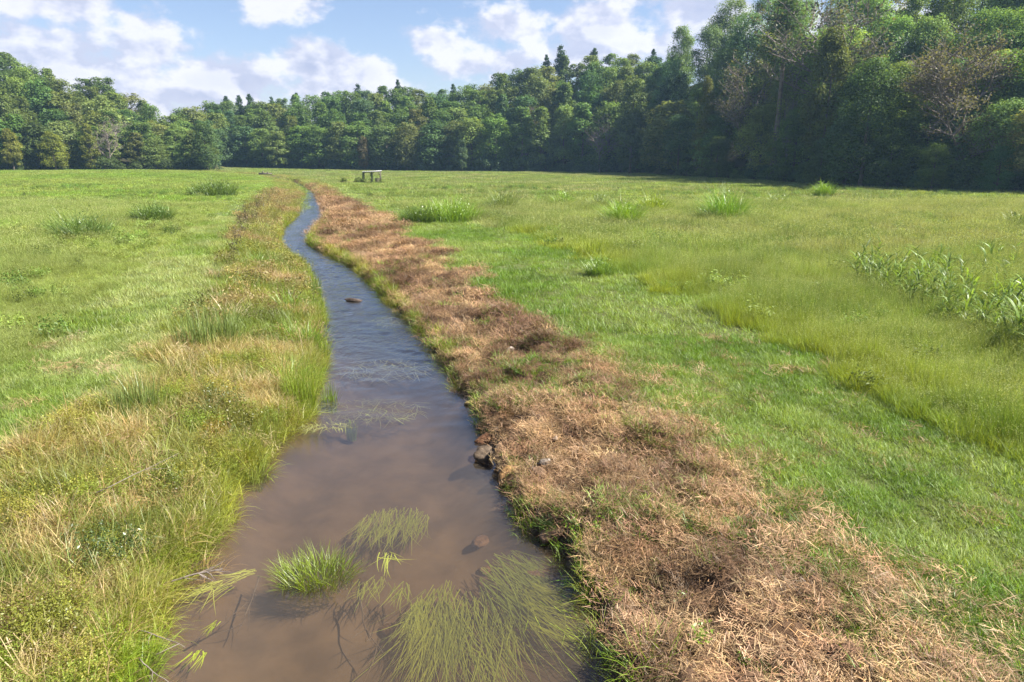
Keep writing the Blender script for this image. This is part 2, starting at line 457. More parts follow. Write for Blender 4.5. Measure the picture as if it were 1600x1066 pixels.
# ------------------------------------------------------------------ labelling
ORD = ['first', 'second', 'third', 'fourth', 'fifth', 'sixth', 'seventh', 'eighth', 'ninth', 'tenth', 'eleventh', 'twelfth', 'thirteenth', 'fourteenth',
       'fifteenth', 'sixteenth', 'seventeenth', 'eighteenth', 'nineteenth', 'twentieth'] + ['twenty-' + o for o in
       ['first', 'second', 'third', 'fourth', 'fifth', 'sixth', 'seventh', 'eighth', 'ninth']] + ['thirtieth'] + ['thirty-' + o for o in ['first', 'second', 'third', 'fourth', 'fifth', 'sixth', 'seventh', 'eighth', 'ninth']]


def tag(o, label=None, cat=None, group=None, kind=None):
    for k, v in (('label', label), ('category', cat), ('group', group), ('kind', kind)):
        if v: o[k] = v
    return o


def empty(name, loc, rz=0.0, sc=1.0):
    o = bpy.data.objects.new(name, None); COL.objects.link(o)
    o.location = loc; o.rotation_euler = (0, 0, rz); o.scale = sc if hasattr(sc, '__len__') else (sc, sc, sc)
    o.empty_display_size = .2
    return o


# ------------------------------------------------------------------ ground sheet and water
def zone(X, Y):
    """0 water, 1 straw bank, 2 mown right, 3 meadow right, 4 weedy bank left, 5 mown left, 6 meadow left, 7 wood"""
    j = (fbm(X, Y, .9, 3, 41) - .5) * 1.5 * np.clip(np.asarray(Y) / 12, .5, 3)
    z = np.full(np.shape(X), 6)
    z = np.where(X > XT(Y) + j, 5, z); z = np.where(X > XB(Y) + j, 4, z); z = np.where(X > XL(Y), 0, z)
    z = np.where(X > XR(Y), 1, z); z = np.where(X > XS(Y) + j * 1.1, 2, z); z = np.where(X > XM(Y) + j * .6 + (fbm(X, Y, 2.6, 2, 47) - .5) * .9, 3, z)
    z = np.where((Y > 40) & (Y > edge_y(X / np.maximum(Y, 1)) + 1.0), 7, z)
    return z


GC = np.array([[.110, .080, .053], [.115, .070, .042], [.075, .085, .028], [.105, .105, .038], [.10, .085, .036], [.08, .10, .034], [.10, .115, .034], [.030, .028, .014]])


def build_ground():
    ys = [4.0]
    st = .08
    while ys[-1] < 720:
        st = max(.08, .0125 * ys[-1] - .1) if ys[-1] < 330 else 12
        ys.append(ys[-1] + st)
    ys = np.r_[np.linspace(-40, 3.5, 22), ys]
    s = np.arange(0, 9, .1); s2 = [9.0]
    while s2[-1] < 640: s2.append(s2[-1] + max(.25, min(.045 * s2[-1], 14)))
    s = np.r_[s[:-1], s2]; s = np.r_[-s[:0:-1], s]
    Yg, Sg = np.meshgrid(ys, s, indexing='ij')
    cx = np.interp(Yg, [0, 120, 260, 720], [0, 1, .3, 0]) * 0 + (XL(Yg) + XR(Yg)) / 2 * (1 - sst(140, 260, Yg))
    Xg = cx + Sg
    X, Y = Xg.ravel(), Yg.ravel()
    Z = land(X, Y)
    zn = zone(X, Y); C = GC[zn]
    v = fbm(X, Y, .35, 3, 77)[:, None]; C = C * (.7 + .6 * v)
    up = (sst(11, 24, Y) * (zn == 0))[:, None]; C = C * (1 - up) + np.array([.024, .027, .027]) * up
    mud = (np.exp(-(np.minimum(np.abs(X - XR(Y)), np.abs(X - XL(Y))) / .32) ** 2) * (zn != 0) * (Y < 120))[:, None]; C = C * (1 - mud) + np.array([.055, .038, .026]) * mud
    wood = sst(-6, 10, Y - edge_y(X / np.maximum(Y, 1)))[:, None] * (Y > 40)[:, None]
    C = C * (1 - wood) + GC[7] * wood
    nr, nc = Xg.shape; i = np.arange(nr - 1)[:, None] * nc; j = np.arange(nc - 1)[None]
    q = np.stack([i + j, i + j + 1, i + nc + j + 1, i + nc + j], -1).reshape(-1, 4)
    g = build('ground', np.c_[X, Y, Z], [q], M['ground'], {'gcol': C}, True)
    tag(g, 'valley floor of soil and thatch with stream banks rising to wooded hills', None, None, 'structure')
    # water ribbon: reaches under the banks
    wy = [-38.0]
    while wy[-1] < 235: wy.append(wy[-1] + (2.5 if wy[-1] < 3 else .11 if wy[-1] < 70 else .2 if wy[-1] < 130 else 1.5))
    wy = np.array(wy); k = np.linspace(0, 1, 46)[None]
    a, b = XL(wy)[:, None] - .9, XR(wy)[:, None] + .9
    Xw = a + (b - a) * k; Yw = np.broadcast_to(wy[:, None], Xw.shape)
    amp = (.0012 + .030 * sst(11, 22, Yw)) * (.35 + 1.1 * fbm(Xw, Yw, .5, 2, 95)) * (Yw < 132)
    Zw = ((fbm(Xw * .8 + Yw * .25, Yw * 1.25, 2.3, 3, 91) - .5) * 2.2 + (fbm(Xw - Yw * .2, Yw * 1.1 + Xw * .3, 4.2, 2, 93) - .5)) * amp
    V = np.stack([Xw, Yw, Zw], -1).reshape(-1, 3)
    nr, nc = Xw.shape; i = np.arange(nr - 1)[:, None] * nc; j = np.arange(nc - 1)[None]
    q = np.stack([i + j, i + j + 1, i + nc + j + 1, i + nc + j], -1).reshape(-1, 4)
    tag(build('water', V, [q], M['water'], None, True), 'shallow brown stream winding away between the grassy banks', None, None, 'structure')


build_ground()


# ------------------------------------------------------------------ grass carpets (stuff), scattered clumps sharing a few tuft meshes
def tuft_set(name, mat, maker, n):
    c = bpy.data.collections.new(name)
    for i in range(n):
        g = Geo(); maker(g, np.random.default_rng(100 + i * 7 + len(name)), i)
        c.objects.link(g.make(f'{name}_{i:02d}', mat, link=False))
    return c


def disc(rng, n, r): a = rng.uniform(0, 2 * np.pi, n); q = r * np.sqrt(rng.uniform(0, 1, n)); return np.c_[q * np.cos(a), q * np.sin(a), np.zeros(n)]


def mk_grass(n, r, l0, l1, w, lean=.35, bend=.7, segs=3, tip=0.0, heads=0.0):
    def f(g, rng, i):
        b = disc(rng, n, r); b[:, 2] = -.03
        az = np.arctan2(b[:, 1], b[:, 0]) + rng.normal(0, 1.4, n)
        blades(g, rng, b, az, rng.uniform(l0, l1, n), w * rng.uniform(.6, 1.35, n), np.abs(rng.normal(lean, .25, n)), rng.normal(bend, .4, n), segs, tipw=tip)
        if heads:
            m = int(n * heads); b = disc(rng, m, r); hh = rng.uniform(l1 * .8, l1 * 1.2, m)
            P = b + np.c_[rng.normal(0, .06, m), rng.normal(0, .06, m), hh]
            blades(g, rng, b, rng.uniform(0, 6.3, m), hh * 1.05, w * .3, .05, .2, 2, tipw=.6)
            for _ in range(3):
                leaves(g, rng, P + rng.normal(0, .035, (m, 3)), rng.normal(size=(m, 3)), w * 3.0, rng.uniform(.8, 1.3, m), .35, tip=1.0)
    return f


def mk_straw(n, r, l0, l1, w, flat=1.35):
    def f(g, rng, i):
        b = disc(rng, n, r); b[:, 2] = rng.uniform(-.01, .07, n) * (r / .25)
        az = rng.uniform(0, 6.3, n) if i % 2 else rng.normal(rng.uniform(0, 6.3), .7, n)
        blades(g, rng, b, az, rng.uniform(l0, l1, n), w * rng.uniform(.5, 1.5, n), np.clip(rng.normal(flat, .3, n), .3, 1.75), rng.normal(.15, .5, n), 3, tone=rng.uniform(.5, 1.5, n), taper=3)
    return f


def mk_weed(stems, r, h, leaf, per=16):
    def f(g, rng, i):
        b = disc(rng, stems, r); hh = h * rng.uniform(.6, 1.2, stems); az = rng.uniform(0, 6.3, stems); ln = np.abs(rng.normal(.2, .2, stems))
        blades(g, rng, b, az, hh, leaf * .25, ln, .2, 2)
        for k in range(per):
            t = rng.uniform(.25, 1.05, stems); P = b + np.c_[np.cos(az) * np.sin(ln) * hh * t, np.sin(az) * np.sin(ln) * hh * t, np.cos(ln) * hh * t] + rng.normal(0, leaf * .8, (stems, 3))
            leaves(g, rng, P, rng.normal(size=(stems, 3)) + [0, 0, 1.2], leaf * rng.uniform(.6, 1.3, stems), rng.uniform(.7, 1.3, stems), .45)
    return f


def scatter(name, label, coll, X, Y, col, size, nvar, dz=0.0, tilt=.08, zs=None):
    n = len(X); me = bpy.data.meshes.new(name); me.vertices.add(n)
    Z = land(X, Y) + dz
    me.vertices.foreach_set('co', np.c_[X, Y, Z].astype(np.float32).ravel())
    r = RNG.normal(0, tilt, (n, 3)); r[:, 2] = RNG.uniform(0, 6.283, n)
    a = me.attributes.new('rot', 'FLOAT_VECTOR', 'POINT'); a.data.foreach_set('vector', r.astype(np.float32).ravel())
    s = np.repeat(np.asarray(size, float)[:, None], 3, 1)
    if zs is not None: s[:, 2] *= zs
    a = me.attributes.new('scl', 'FLOAT_VECTOR', 'POINT'); a.data.foreach_set('vector', s.astype(np.float32).ravel())
    a = me.attributes.new('idx', 'INT', 'POINT'); a.data.foreach_set('value', RNG.integers(0, nvar, n).astype(np.int32))
    a = me.attributes.new('col', 'FLOAT_COLOR', 'POINT'); a.data.foreach_set('color', np.c_[np.clip(col, .005, .9), np.ones(n)].astype(np.float32).ravel())
    o = bpy.data.objects.new(name, me); COL.objects.link(o)
    ng = bpy.data.node_groups.new(name, 'GeometryNodeTree')
    ng.interface.new_socket('Geometry', in_out='INPUT', socket_type='NodeSocketGeometry'); ng.interface.new_socket('Geometry', in_out='OUTPUT', socket_type='NodeSocketGeometry')
    N = ng.nodes; gi = N.new('NodeGroupInput'); go = N.new('NodeGroupOutput'); ip = N.new('GeometryNodeInstanceOnPoints'); ci = N.new('GeometryNodeCollectionInfo')
    ci.inputs['Collection'].default_value = coll; ci.inputs['Separate Children'].default_value = True; ci.inputs['Reset Children'].default_value = True
    def na(nm, t): q = N.new('GeometryNodeInputNamedAttribute'); q.data_type = t; q.inputs['Name'].default_value = nm; return q.outputs['Attribute']
    L = ng.links; L.new(gi.outputs[0], ip.inputs['Points']); L.new(ci.outputs[0], ip.inputs['Instance']); ip.inputs['Pick Instance'].default_value = True
    L.new(na('idx', 'INT'), ip.inputs['Instance Index'])
    e = N.new('FunctionNodeEulerToRotation'); L.new(na('rot', 'FLOAT_VECTOR'), e.inputs[0]); L.new(e.outputs[0], ip.inputs['Rotation'])
    L.new(na('scl', 'FLOAT_VECTOR'), ip.inputs['Scale']); L.new(ip.outputs[0], go.inputs[0])
    md = o.modifiers.new('scatter', 'NODES'); md.node_group = ng
    me.materials.append(None)
    tag(o, label, None, None, 'stuff')
    return o


def spots(n, y0, y1, spread=.86, xmax=1e9, pad=2.5):
    """random spots over the part of the valley the picture covers and a margin beside it, with y spread by area"""
    Y = np.sqrt(RNG.uniform(y0 ** 2, y1 ** 2, n)); X = RNG.uniform(-1, 1, n) * np.minimum(Y * spread + pad, xmax)
    return X, Y


def pick(zn, X, Y, zs, prob=None):
    m = np.isin(zn, zs)
    if prob is not None: m &= RNG.uniform(0, 1, len(X)) < prob
    return X[m], Y[m]


def tint(X, Y, c, c2, scale, seed, amp=.25, pj=.12):
    t = sst(.32, .68, fbm(X, Y, scale, 3, seed))[:, None]
    c = np.asarray(c) * (1 - t) + np.asarray(c2) * t
    return c * (1 - amp + 2 * amp * fbm(X, Y, scale * 4, 2, seed + 9)[:, None]) * RNG.normal(1, pj, (len(X), 1)) * RNG.normal(1, .05, (len(X), 3))


GREEN, LGREEN, YGREEN, OLIVE, STRAW, BROWN = (.122, .212, .016), (.210, .285, .056), (.225, .280, .018), (.250, .265, .110), (.360, .232, .124), (.135, .080, .043)


def carpets():
    mown = tuft_set('mown_tuft', M['blade'], mk_grass(64, .20, .06, .19, .0080, .6, .8), 6)
    mown_far = tuft_set('mown_far_tuft', M['blade'], mk_grass(60, .55, .10, .24, .022, .6, .8, 2), 4)
    tall = tuft_set('meadow_tuft', M['seed'], mk_grass(60, .26, .22, .62, .0085, .22, .55, 4, .2, .12), 6)
    tall_mid = tuft_set('meadow_mid_tuft', M['seed'], mk_grass(60, .5, .24, .62, .017, .26, .5, 3, .2, .08), 5)
    tall_far = tuft_set('meadow_far_tuft', M['seed'], mk_grass(80, 1.6, .28, .64, .05, .28, .5, 2, .25), 5)
    straw = tuft_set('straw_tuft', M['straw'], mk_straw(92, .26, .05, .21, .0055), 8)
    straw_far = tuft_set('straw_far_tuft', M['straw'], mk_straw(100, .6, .12, .34, .013), 6)
    weed = tuft_set('weed_tuft', M['weed'], mk_weed(14, .17, .30, .026, 22), 6)
    weed_far = tuft_set('weed_far_tuft', M['weed'], mk_weed(14, .45, .42, .10, 14), 5)
    bank = tuft_set('bank_tuft', M['blade'], mk_grass(48, .20, .18, .46, .0080, .4, 1.1, 4), 6)
    bank_far = tuft_set('bank_far_tuft', M['blade'], mk_grass(50, .5, .25, .60, .02, .4, .9, 3), 5)

    # ---- near and middle ground
    X, Y = spots(36000, 4.6, 19); zn = zone(X, Y)
    green_patch = fbm(X, Y, .55, 4, 301)
    # cut dry grass of the mown bank
    t = np.clip((X - XR(Y)) / np.maximum(XS(Y) - XR(Y), .5), -1, 2)
    thin = np.where(zn == 1, 1.0, np.where(zn == 2, np.clip((1.5 - t) * 1.7, 0, 1) * .6 + .025, 0)) * np.where(X - XR(Y) < .22, .3, 1) * np.where(green_patch > .62, .45, 1) * (1 - .75 * sst(.56, .66, fbm(X, Y, 1.3, 3, 333)))
    x, y = pick(zn, X, Y, [1, 2], thin); c = tint(x, y, STRAW, BROWN, .8, 51, .3, .22)
    x2, y2 = spots(46000, 19, 48); z2 = zone(x2, y2); x2, y2 = pick(z2, x2, y2, [1], .75); c2 = tint(x2, y2, STRAW, BROWN, .6, 51, .3, .2)
    scatter('cut_straw', 'matted brown cut grass covering the sloping bank beside the stream', straw, np.r_[x, x2], np.r_[y, y2], np.r_[c, c2],
            np.r_[RNG.uniform(.7, 1.3, len(x)), RNG.uniform(1.2, 1.9, len(x2))], 8, .0, .22)
    x3, y3 = spots(60000, 48, 135, .5); z3 = zone(x3, y3); x3, y3 = pick(z3, x3, y3, [1], .9)
    scatter('cut_straw_strip', 'brown cut grass strip along the far bends of the stream', straw_far, x3, y3, tint(x3, y3, STRAW, BROWN, .4, 51, .3, .2), RNG.uniform(.9, 1.5, len(x3)), 6, .02, .2)

    # short mown grass, both sides; flattened in the wheel tracks
    def track(x, y):
        f = 1.0
        for k in (.42, .70): f = f - .36 * np.exp(-((x - (XS(y) + (XM(y) - XS(y)) * k)) / .32) ** 2)
        return f * (.75 + .5 * fbm(x, y, .7, 3, 611))
    pr = np.where(zn == 1, sst(.44, .60, green_patch) * .6 * (.3 + .9 * np.clip(t, 0, 1)) + .02 + .3 * sst(.6, 1.0, t), 1.0) * np.where((zn == 2) & (t < 1.25), np.clip((t - .9) * 2.0, .3, 1), 1)
    x, y = pick(zn, X, Y, [1, 2, 5], pr); c = tint(x, y, GREEN, LGREEN, .5, 61, .3)
    lf = (x < 0)[:, None]; c = np.where(lf, c * [1.32, 1.12, 1.9], c)
    x2, y2 = spots(50000, 19, 60); z2 = zone(x2, y2); gp2 = fbm(x2, y2, .4, 4, 301)
    x2, y2 = pick(z2, x2, y2, [1, 2, 5], np.where(z2 == 1, sst(.5, .7, gp2) * .4 + .02, 1)); c2 = tint(x2, y2, GREEN, LGREEN, .3, 61, .3); c2 = np.where((x2 < 0)[:, None] & (x2 < XL(y2))[:, None], c2 * [1.32, 1.12, 1.8], c2)
    scatter('mown_grass', 'short bright green mown grass on the strips beside the banks', mown, np.r_[x, x2], np.r_[y, y2], np.r_[c, c2],
            np.r_[RNG.uniform(.8, 1.5, len(x)), RNG.uniform(1.4, 2.2, len(x2))] * track(np.r_[x, x2], np.r_[y, y2]), 6, 0, .1)
    x3, y3 = spots(60000, 60, 215, .9); z3 = zone(x3, y3); x3, y3 = pick(z3, x3, y3, [2, 5])
    scatter('mown_grass_strip', 'pale mown grass strips running along the distant stream', mown_far, x3, y3, tint(x3, y3, (.17, .255, .04), (.25, .315, .085), .15, 62, .25), RNG.uniform(1.0, 1.8, len(x3)), 4, 0, .08)

    # standing meadow
    def mead_h(x, y):
        lf = x < XL(y); d = np.where(lf, XT(y) - x, x - XM(y))
        h = .25 + 1.3 * fbm(x, y, .45, 3, 81) + .9 * (fbm(x, y, 1.6, 2, 83) - .5)
        return h * np.where(lf, .35 + .5 * sst(0, 9, d), .62 + .45 * sst(-.3, 2.2, d + (fbm(x, y, .8, 2, 85) - .5) * 2.5))
    def meadow_col(x, y):
        c = tint(x, y, OLIVE, LGREEN, .10, 71, .22, .24); mo = sst(.44, .60, fbm(x, y, .5, 4, 72))[:, None] * .9; c = c * (1 - mo) + tint(x, y, (.095, .165, .028), (.145, .205, .045), .5, 74, .2, .2) * mo
        d = np.where(x > 0, x - XM(y), 99); e = (np.exp(-(np.maximum(d, 0) / (1.6 + y * .03)) ** 2) * (y < 60))[:, None]
        c = c * (1 - e * .85) + tint(x, y, YGREEN, GREEN, .25, 73, .2) * e * .85
        lf = ((x < 0) & (x < XL(y)))[:, None]
        px_, py_ = G(1540, 490, .8); pt_ = (np.exp(-(((x - px_) / 5.5) ** 2 + ((y - py_) / 5.0) ** 2)) * .85)[:, None]; c = c * (1 - pt_) + tint(x, y, (.11, .20, .03), (.16, .23, .05), .8, 79, .25, .25) * pt_
        return np.where(lf, tint(x, y, (.152, .245, .028), (.205, .262, .052), .07, 75, .25, .22) * (.8 + .2 * sst(10, 60, y))[:, None], c)
    x, y = pick(zn, X, Y, [3, 6], .75)
    x2, y2 = spots(26000, 19, 34); z2 = zone(x2, y2); x2, y2 = pick(z2, x2, y2, [3, 6])
    x, y = np.r_[x, x2], np.r_[y, y2]
    scatter('meadow_grass', 'tall seeding meadow grass standing beside the mown strip', tall, x, y, meadow_col(x, y), RNG.uniform(.75, 1.25, len(x)), 6, 0, .12, mead_h(x, y) * RNG.uniform(.6, 1.4, len(x)))
    x, y = spots(42000, 34, 75, .9); z = zone(x, y); x, y = pick(z, x, y, [3, 6])
    scatter('meadow_grass_middle', 'olive and yellow green meadow grass in the middle of the valley', tall_mid, x, y, meadow_col(x, y), RNG.uniform(.9, 1.4, len(x)), 5, 0, .1, mead_h(x, y))
    x, y = spots(60000, 75, 285, .98); z = zone(x, y); x, y = pick(z, x, y, [3, 6, 5, 4])
    scatter('meadow_grass_far', 'pale yellow green meadow stretching to the foot of the woods', tall_far, x, y, meadow_col(x, y), RNG.uniform(.8, 1.2, len(x)), 5, 0, .05, mead_h(x, y) * .62)

    x, y = spots(16000, 14, 120, .9); z = zone(x, y); pm = fbm(x, y, .22, 4, 701); x, y = pick(z, x, y, [3, 6], sst(.52, .68, pm) * .5 + .01)
    scatter('meadow_weeds', 'darker leafy weeds growing in drifts through the meadow grass', weed_far, x, y, tint(x, y, (.12, .20, .035), (.20, .25, .06), .4, 703, .3, .25), RNG.uniform(.5, 1.15, len(x)), 5, .12, .15)
    # weedy left bank
    x, y = pick(zn, X, Y, [4], .62)
    pt = fbm(x, y, 1.1, 4, 401)
    m = pt > .60
    tl = XL(y) - x
    c = tint(x, y, (.30, .285, .055), (.17, .225, .03), 1.6, 403, .3)
    scatter('bank_weeds', 'low yellow green leafy weeds covering the near bank', weed, x[m], y[m], c[m], RNG.uniform(.7, 1.35, m.sum()), 6, 0, .15)
    dry = fbm(x, y, 1.5, 4, 405); c = np.where((dry > .52)[:, None], tint(x, y, (.43, .33, .155), (.33, .29, .09), 1.0, 407, .2, .2), tint(x, y, (.28, .26, .07), (.17, .20, .035), .7, 409, .3))
    k = ~m | (RNG.uniform(0, 1, len(x)) < .45)
    xg, yg = pick(zn, X, Y, [4], .10); 
    x2, y2 = spots(40000, 19, 50); z2 = zone(x2, y2); x2, y2 = pick(z2, x2, y2, [4], .8); d2 = fbm(x2, y2, .5, 3, 405)[:, None]
    c2 = np.where(d2 > .57, tint(x2, y2, (.36, .26, .14), (.26, .21, .08), .6, 407, .25, .2), tint(x2, y2, (.26, .265, .05), (.16, .205, .03), .4, 409, .3))
    xd, yd = pick(zn, X, Y, [4, 5], np.where(zn == 4, sst(.42, .6, fbm(X, Y, 1.2, 3, 441)) * .22 + .02, sst(.55, .75, fbm(X, Y, .9, 3, 443)) * .12))
    scatter('dry_stalks', 'thin tan dead stalks lying among the weeds of the near bank', straw, xd, yd, tint(xd, yd, (.36, .27, .145), (.25, .18, .08), 1.0, 445, .2, .2), RNG.uniform(.8, 1.5, len(xd)), 8, .05, .35)
    ex, ey = RNG.uniform(0, 1, 4600), np.r_[RNG.uniform(5, 20, 1800), RNG.uniform(20, 70, 2800)]
    exx = np.where(np.arange(4600) % 2 == 0, XL(ey) - ex * .5 + .12, XR(ey) + ex * .45 - .10)
    ke = RNG.uniform(0, 1, 4600) < np.where(exx > XR(ey) - .5, sst(17, 30, ey) * .8 + .04, 1.0) * sst(.1, .5, fbm(exx, ey, .4, 2, 500))
    exx, ey = exx[ke], ey[ke]; ce = tint(exx, ey, (.19, .27, .02), (.28, .29, .04), .5, 411, .25)
    scatter('bank_grass', 'mixed green and dry long grass on the banks of the stream', bank, np.r_[x[k], x2, exx], np.r_[y[k], y2, ey], np.r_[c[k], c2, ce],
            np.r_[RNG.uniform(.7, 1.75, k.sum()), RNG.uniform(1.0, 2.0, len(x2)), RNG.uniform(.7, 1.5, len(exx))], 6, 0, .15)
    x3, y3 = spots(60000, 50, 240, .75); z3 = zone(x3, y3); nb = (np.abs(x3 - XR(y3)) < 3.2) & (y3 > 95)
    m3 = (z3 == 4) | nb & (z3 != 0); x3, y3 = x3[m3], y3[m3]
    c3 = tint(x3, y3, (.26, .25, .07), (.18, .215, .035), .12, 413, .3, .2)
    scatter('bank_grass_far', 'rough tawny grass and weeds lining the far stream', bank_far, x3, y3, c3, RNG.uniform(.8, 1.5, len(x3)), 5, 0, .1)
    x4, y4 = spots(30000, 19, 110, .7); z4 = zone(x4, y4); x4, y4 = pick(z4, x4, y4, [4], .35)
    scatter('bank_weeds_far', 'brown and olive weeds along the winding bank', weed_far, x4, y4, tint(x4, y4, (.25, .19, .09), (.20, .21, .04), .25, 415, .3, .2), RNG.uniform(.7, 1.25, len(x4)), 5, 0, .12)


carpets()


# ------------------------------------------------------------------ trees
def crown_geo(rng, Ht, R, base, nl, per, leaf, shape):
    g = Geo(); lobes = []
    for i in range(nl):
        t = rng.uniform(0, 1) ** .85
        if shape == 'oval': pr = math.sin(math.pi * (.16 + .78 * t)) ** .65
        elif shape == 'tall': pr = math.sin(math.pi * (.22 + .74 * t)) ** .8
        elif shape == 'dome': pr = math.sqrt(max(.05, 1 - (t * .96) ** 2.2))
        else: pr = 1.02 - t * .9
        a = i * 2.39996 + rng.normal(0, .3); q = R * pr * rng.uniform(.25, .95) ** .6 * .86
        lr = R * rng.uniform(.17, .38) * (.75 + .35 * pr)
        z = Ht * base + (Ht * (1 - base) - lr * .7) * t
        c = np.array([q * math.cos(a), q * math.sin(a), z]); lobes.append((c, lr))
        n = int(per * rng.uniform(.7, 1.3) * (lr / (R * .3)) ** 1.6)
        d = rng.normal(size=(n, 3)); d[:, 2] += .35; d /= np.linalg.norm(d, axis=1, keepdims=True)
        rr = lr * (.45 + .62 * rng.uniform(0, 1, n) ** .45)
        wv = 1 + .35 * np.sin(d[:, 0] * 5 + i) * np.sin(d[:, 1] * 5 + 2 * i)
        P = c + d * (rr * wv)[:, None] * np.array([1, 1, .78])
        out = P - np.array([0, 0, Ht * (base + .4 * (1 - base))]); out /= np.linalg.norm(out, axis=1, keepdims=True)
        N = d * .7 + out * .4 + [0, 0, .5] + rng.normal(0, .55, (n, 3))
        leaves(g, rng, P, N, leaf * rng.uniform(.6, 1.4, n), rng.uniform(.7, 1.3) * rng.uniform(.72, 1.28, n))
    return g, lobes


def trunk_geo(rng, Ht, rad, lobes, frac=.85, limbs=12, bend=.03):
    g = Geo(); n = 9; t = np.linspace(0, 1, n)
    wx = np.cumsum(rng.normal(0, bend * Ht / n, n)); wy = np.cumsum(rng.normal(0, bend * Ht / n, n)); wx -= wx[0]; wy -= wy[0]
    pts = np.c_[wx, wy, t * Ht * frac - .4]; r = rad * (1 - .85 * t); r[0] *= 1.35
    tube(g, pts, r, 8)
    for c, lr in (lobes[:limbs] if lobes else []):
        z0 = max(.15 * Ht, c[2] - np.hypot(c[0], c[1]) * .8 - lr * .3); k = np.interp(z0, pts[:, 2], np.arange(n))
        p0 = np.array([np.interp(k, np.arange(n), pts[:, j]) for j in range(3)]); rr = np.interp(k, np.arange(n), r) * .5
        mid = (p0 + c) / 2 + [0, 0, -.06 * Ht * .3]
        tube(g, [p0, mid, c], [rr, rr * .6, rr * .2], 5, cap=False)
    return g


def pine_geo(rng, Ht, R, base, whorls, per, leaf):
    g = Geo(); tg = Geo(); n = 8; t = np.linspace(0, 1, n)
    pts = np.c_[np.cumsum(rng.normal(0, .06, n)), np.cumsum(rng.normal(0, .06, n)), t * Ht - .4]; tube(tg, pts, .017 * Ht * (1 - .9 * t) + .02, 8)
    for w in range(whorls):
        f = (w + rng.uniform(-.2, .2)) / (whorls - 1); z = Ht * (base + (.965 - base) * f)
        L = R * max(0.0, 1.0 - f) ** .6 * rng.uniform(.7, 1.15) + .35
        for b in range(5):
            if rng.uniform() < .12: continue
            z = z + rng.normal(0, .012 * Ht); a = w * .9 + b * 1.2566 + rng.normal(0, .25); Lb = L * rng.uniform(.6, 1.15)
            ups = rng.uniform(-.05, .35)
            e = np.array([math.cos(a) * Lb, math.sin(a) * Lb, z + Lb * ups]); p0 = np.array([0, 0, z])
            tube(tg, [p0, (p0 + e) / 2 - [0, 0, .06 * Lb], e], [.028 * Lb + .02, .02 * Lb, .01], 4, cap=False)
            m = int(per * (Lb / R + .45)); s = rng.uniform(.3, 1.08, m)[:, None]
            P = p0 * (1 - s) + e * s + rng.normal(0, .15 + .11 * Lb, (m, 3)) * [1, 1, .95]
            leaves(g, rng, P, rng.normal(size=(m, 3)) + [0, 0, 1.0], leaf * rng.uniform(.6, 1.4, m), rng.uniform(.65, 1.3, m) * rng.uniform(.85, 1.15), .42)
    return g, tg


def bare_geo(rng, Ht, spread, rad, depth=4, kids=(5, 5, 4, 4), up=.5, twig=.022, lowest=.3, leafs=0, leaf=.3):
    tg = Geo(); lg = Geo()
    def grow(p, d, L, r, dep):
        n = 4; pts = [p]; q = p.copy(); dd = d.copy()
        for i in range(n):
            dd = dd + rng.normal(0, .16, 3) + [0, 0, .05 * up]; dd /= np.linalg.norm(dd); q = q + dd * L / n; pts.append(q.copy())
        tube(tg, pts, np.linspace(r, max(r * .45, twig * .6), n + 1), 6 if dep < 2 else 4, cap=False, tone=rng.uniform(.85, 1.15))
        if dep >= depth:
            if leafs: m = leafs; leaves(lg, rng, np.array(pts)[rng.integers(1, n + 1, m)] + rng.normal(0, .35, (m, 3)), rng.normal(size=(m, 3)) + [0, 0, .8], leaf * rng.uniform(.6, 1.3, m), rng.uniform(.65, 1.35, m))
            return
        k = kids[min(dep, len(kids) - 1)]
        for i in range(k):
            f = rng.uniform(lowest if dep == 0 else .3, 1.0); b = np.array([np.interp(f * n, range(n + 1), np.array(pts)[:, j]) for j in range(3)])
            a = rng.uniform(0, 6.283); side = np.array([math.cos(a), math.sin(a), rng.uniform(.0, .6) * up * 2]); nd = d * (.55 if dep else .45) + side * spread; nd /= np.linalg.norm(nd)
            grow(b, nd, L * rng.uniform(.45, .72), max(r * (.55 if dep else .5), twig), dep + 1)
    grow(np.array([0, 0, -.3]), np.array([0, 0, 1.0]), Ht * .62, rad, 0)
    return tg, lg


TREES = {}


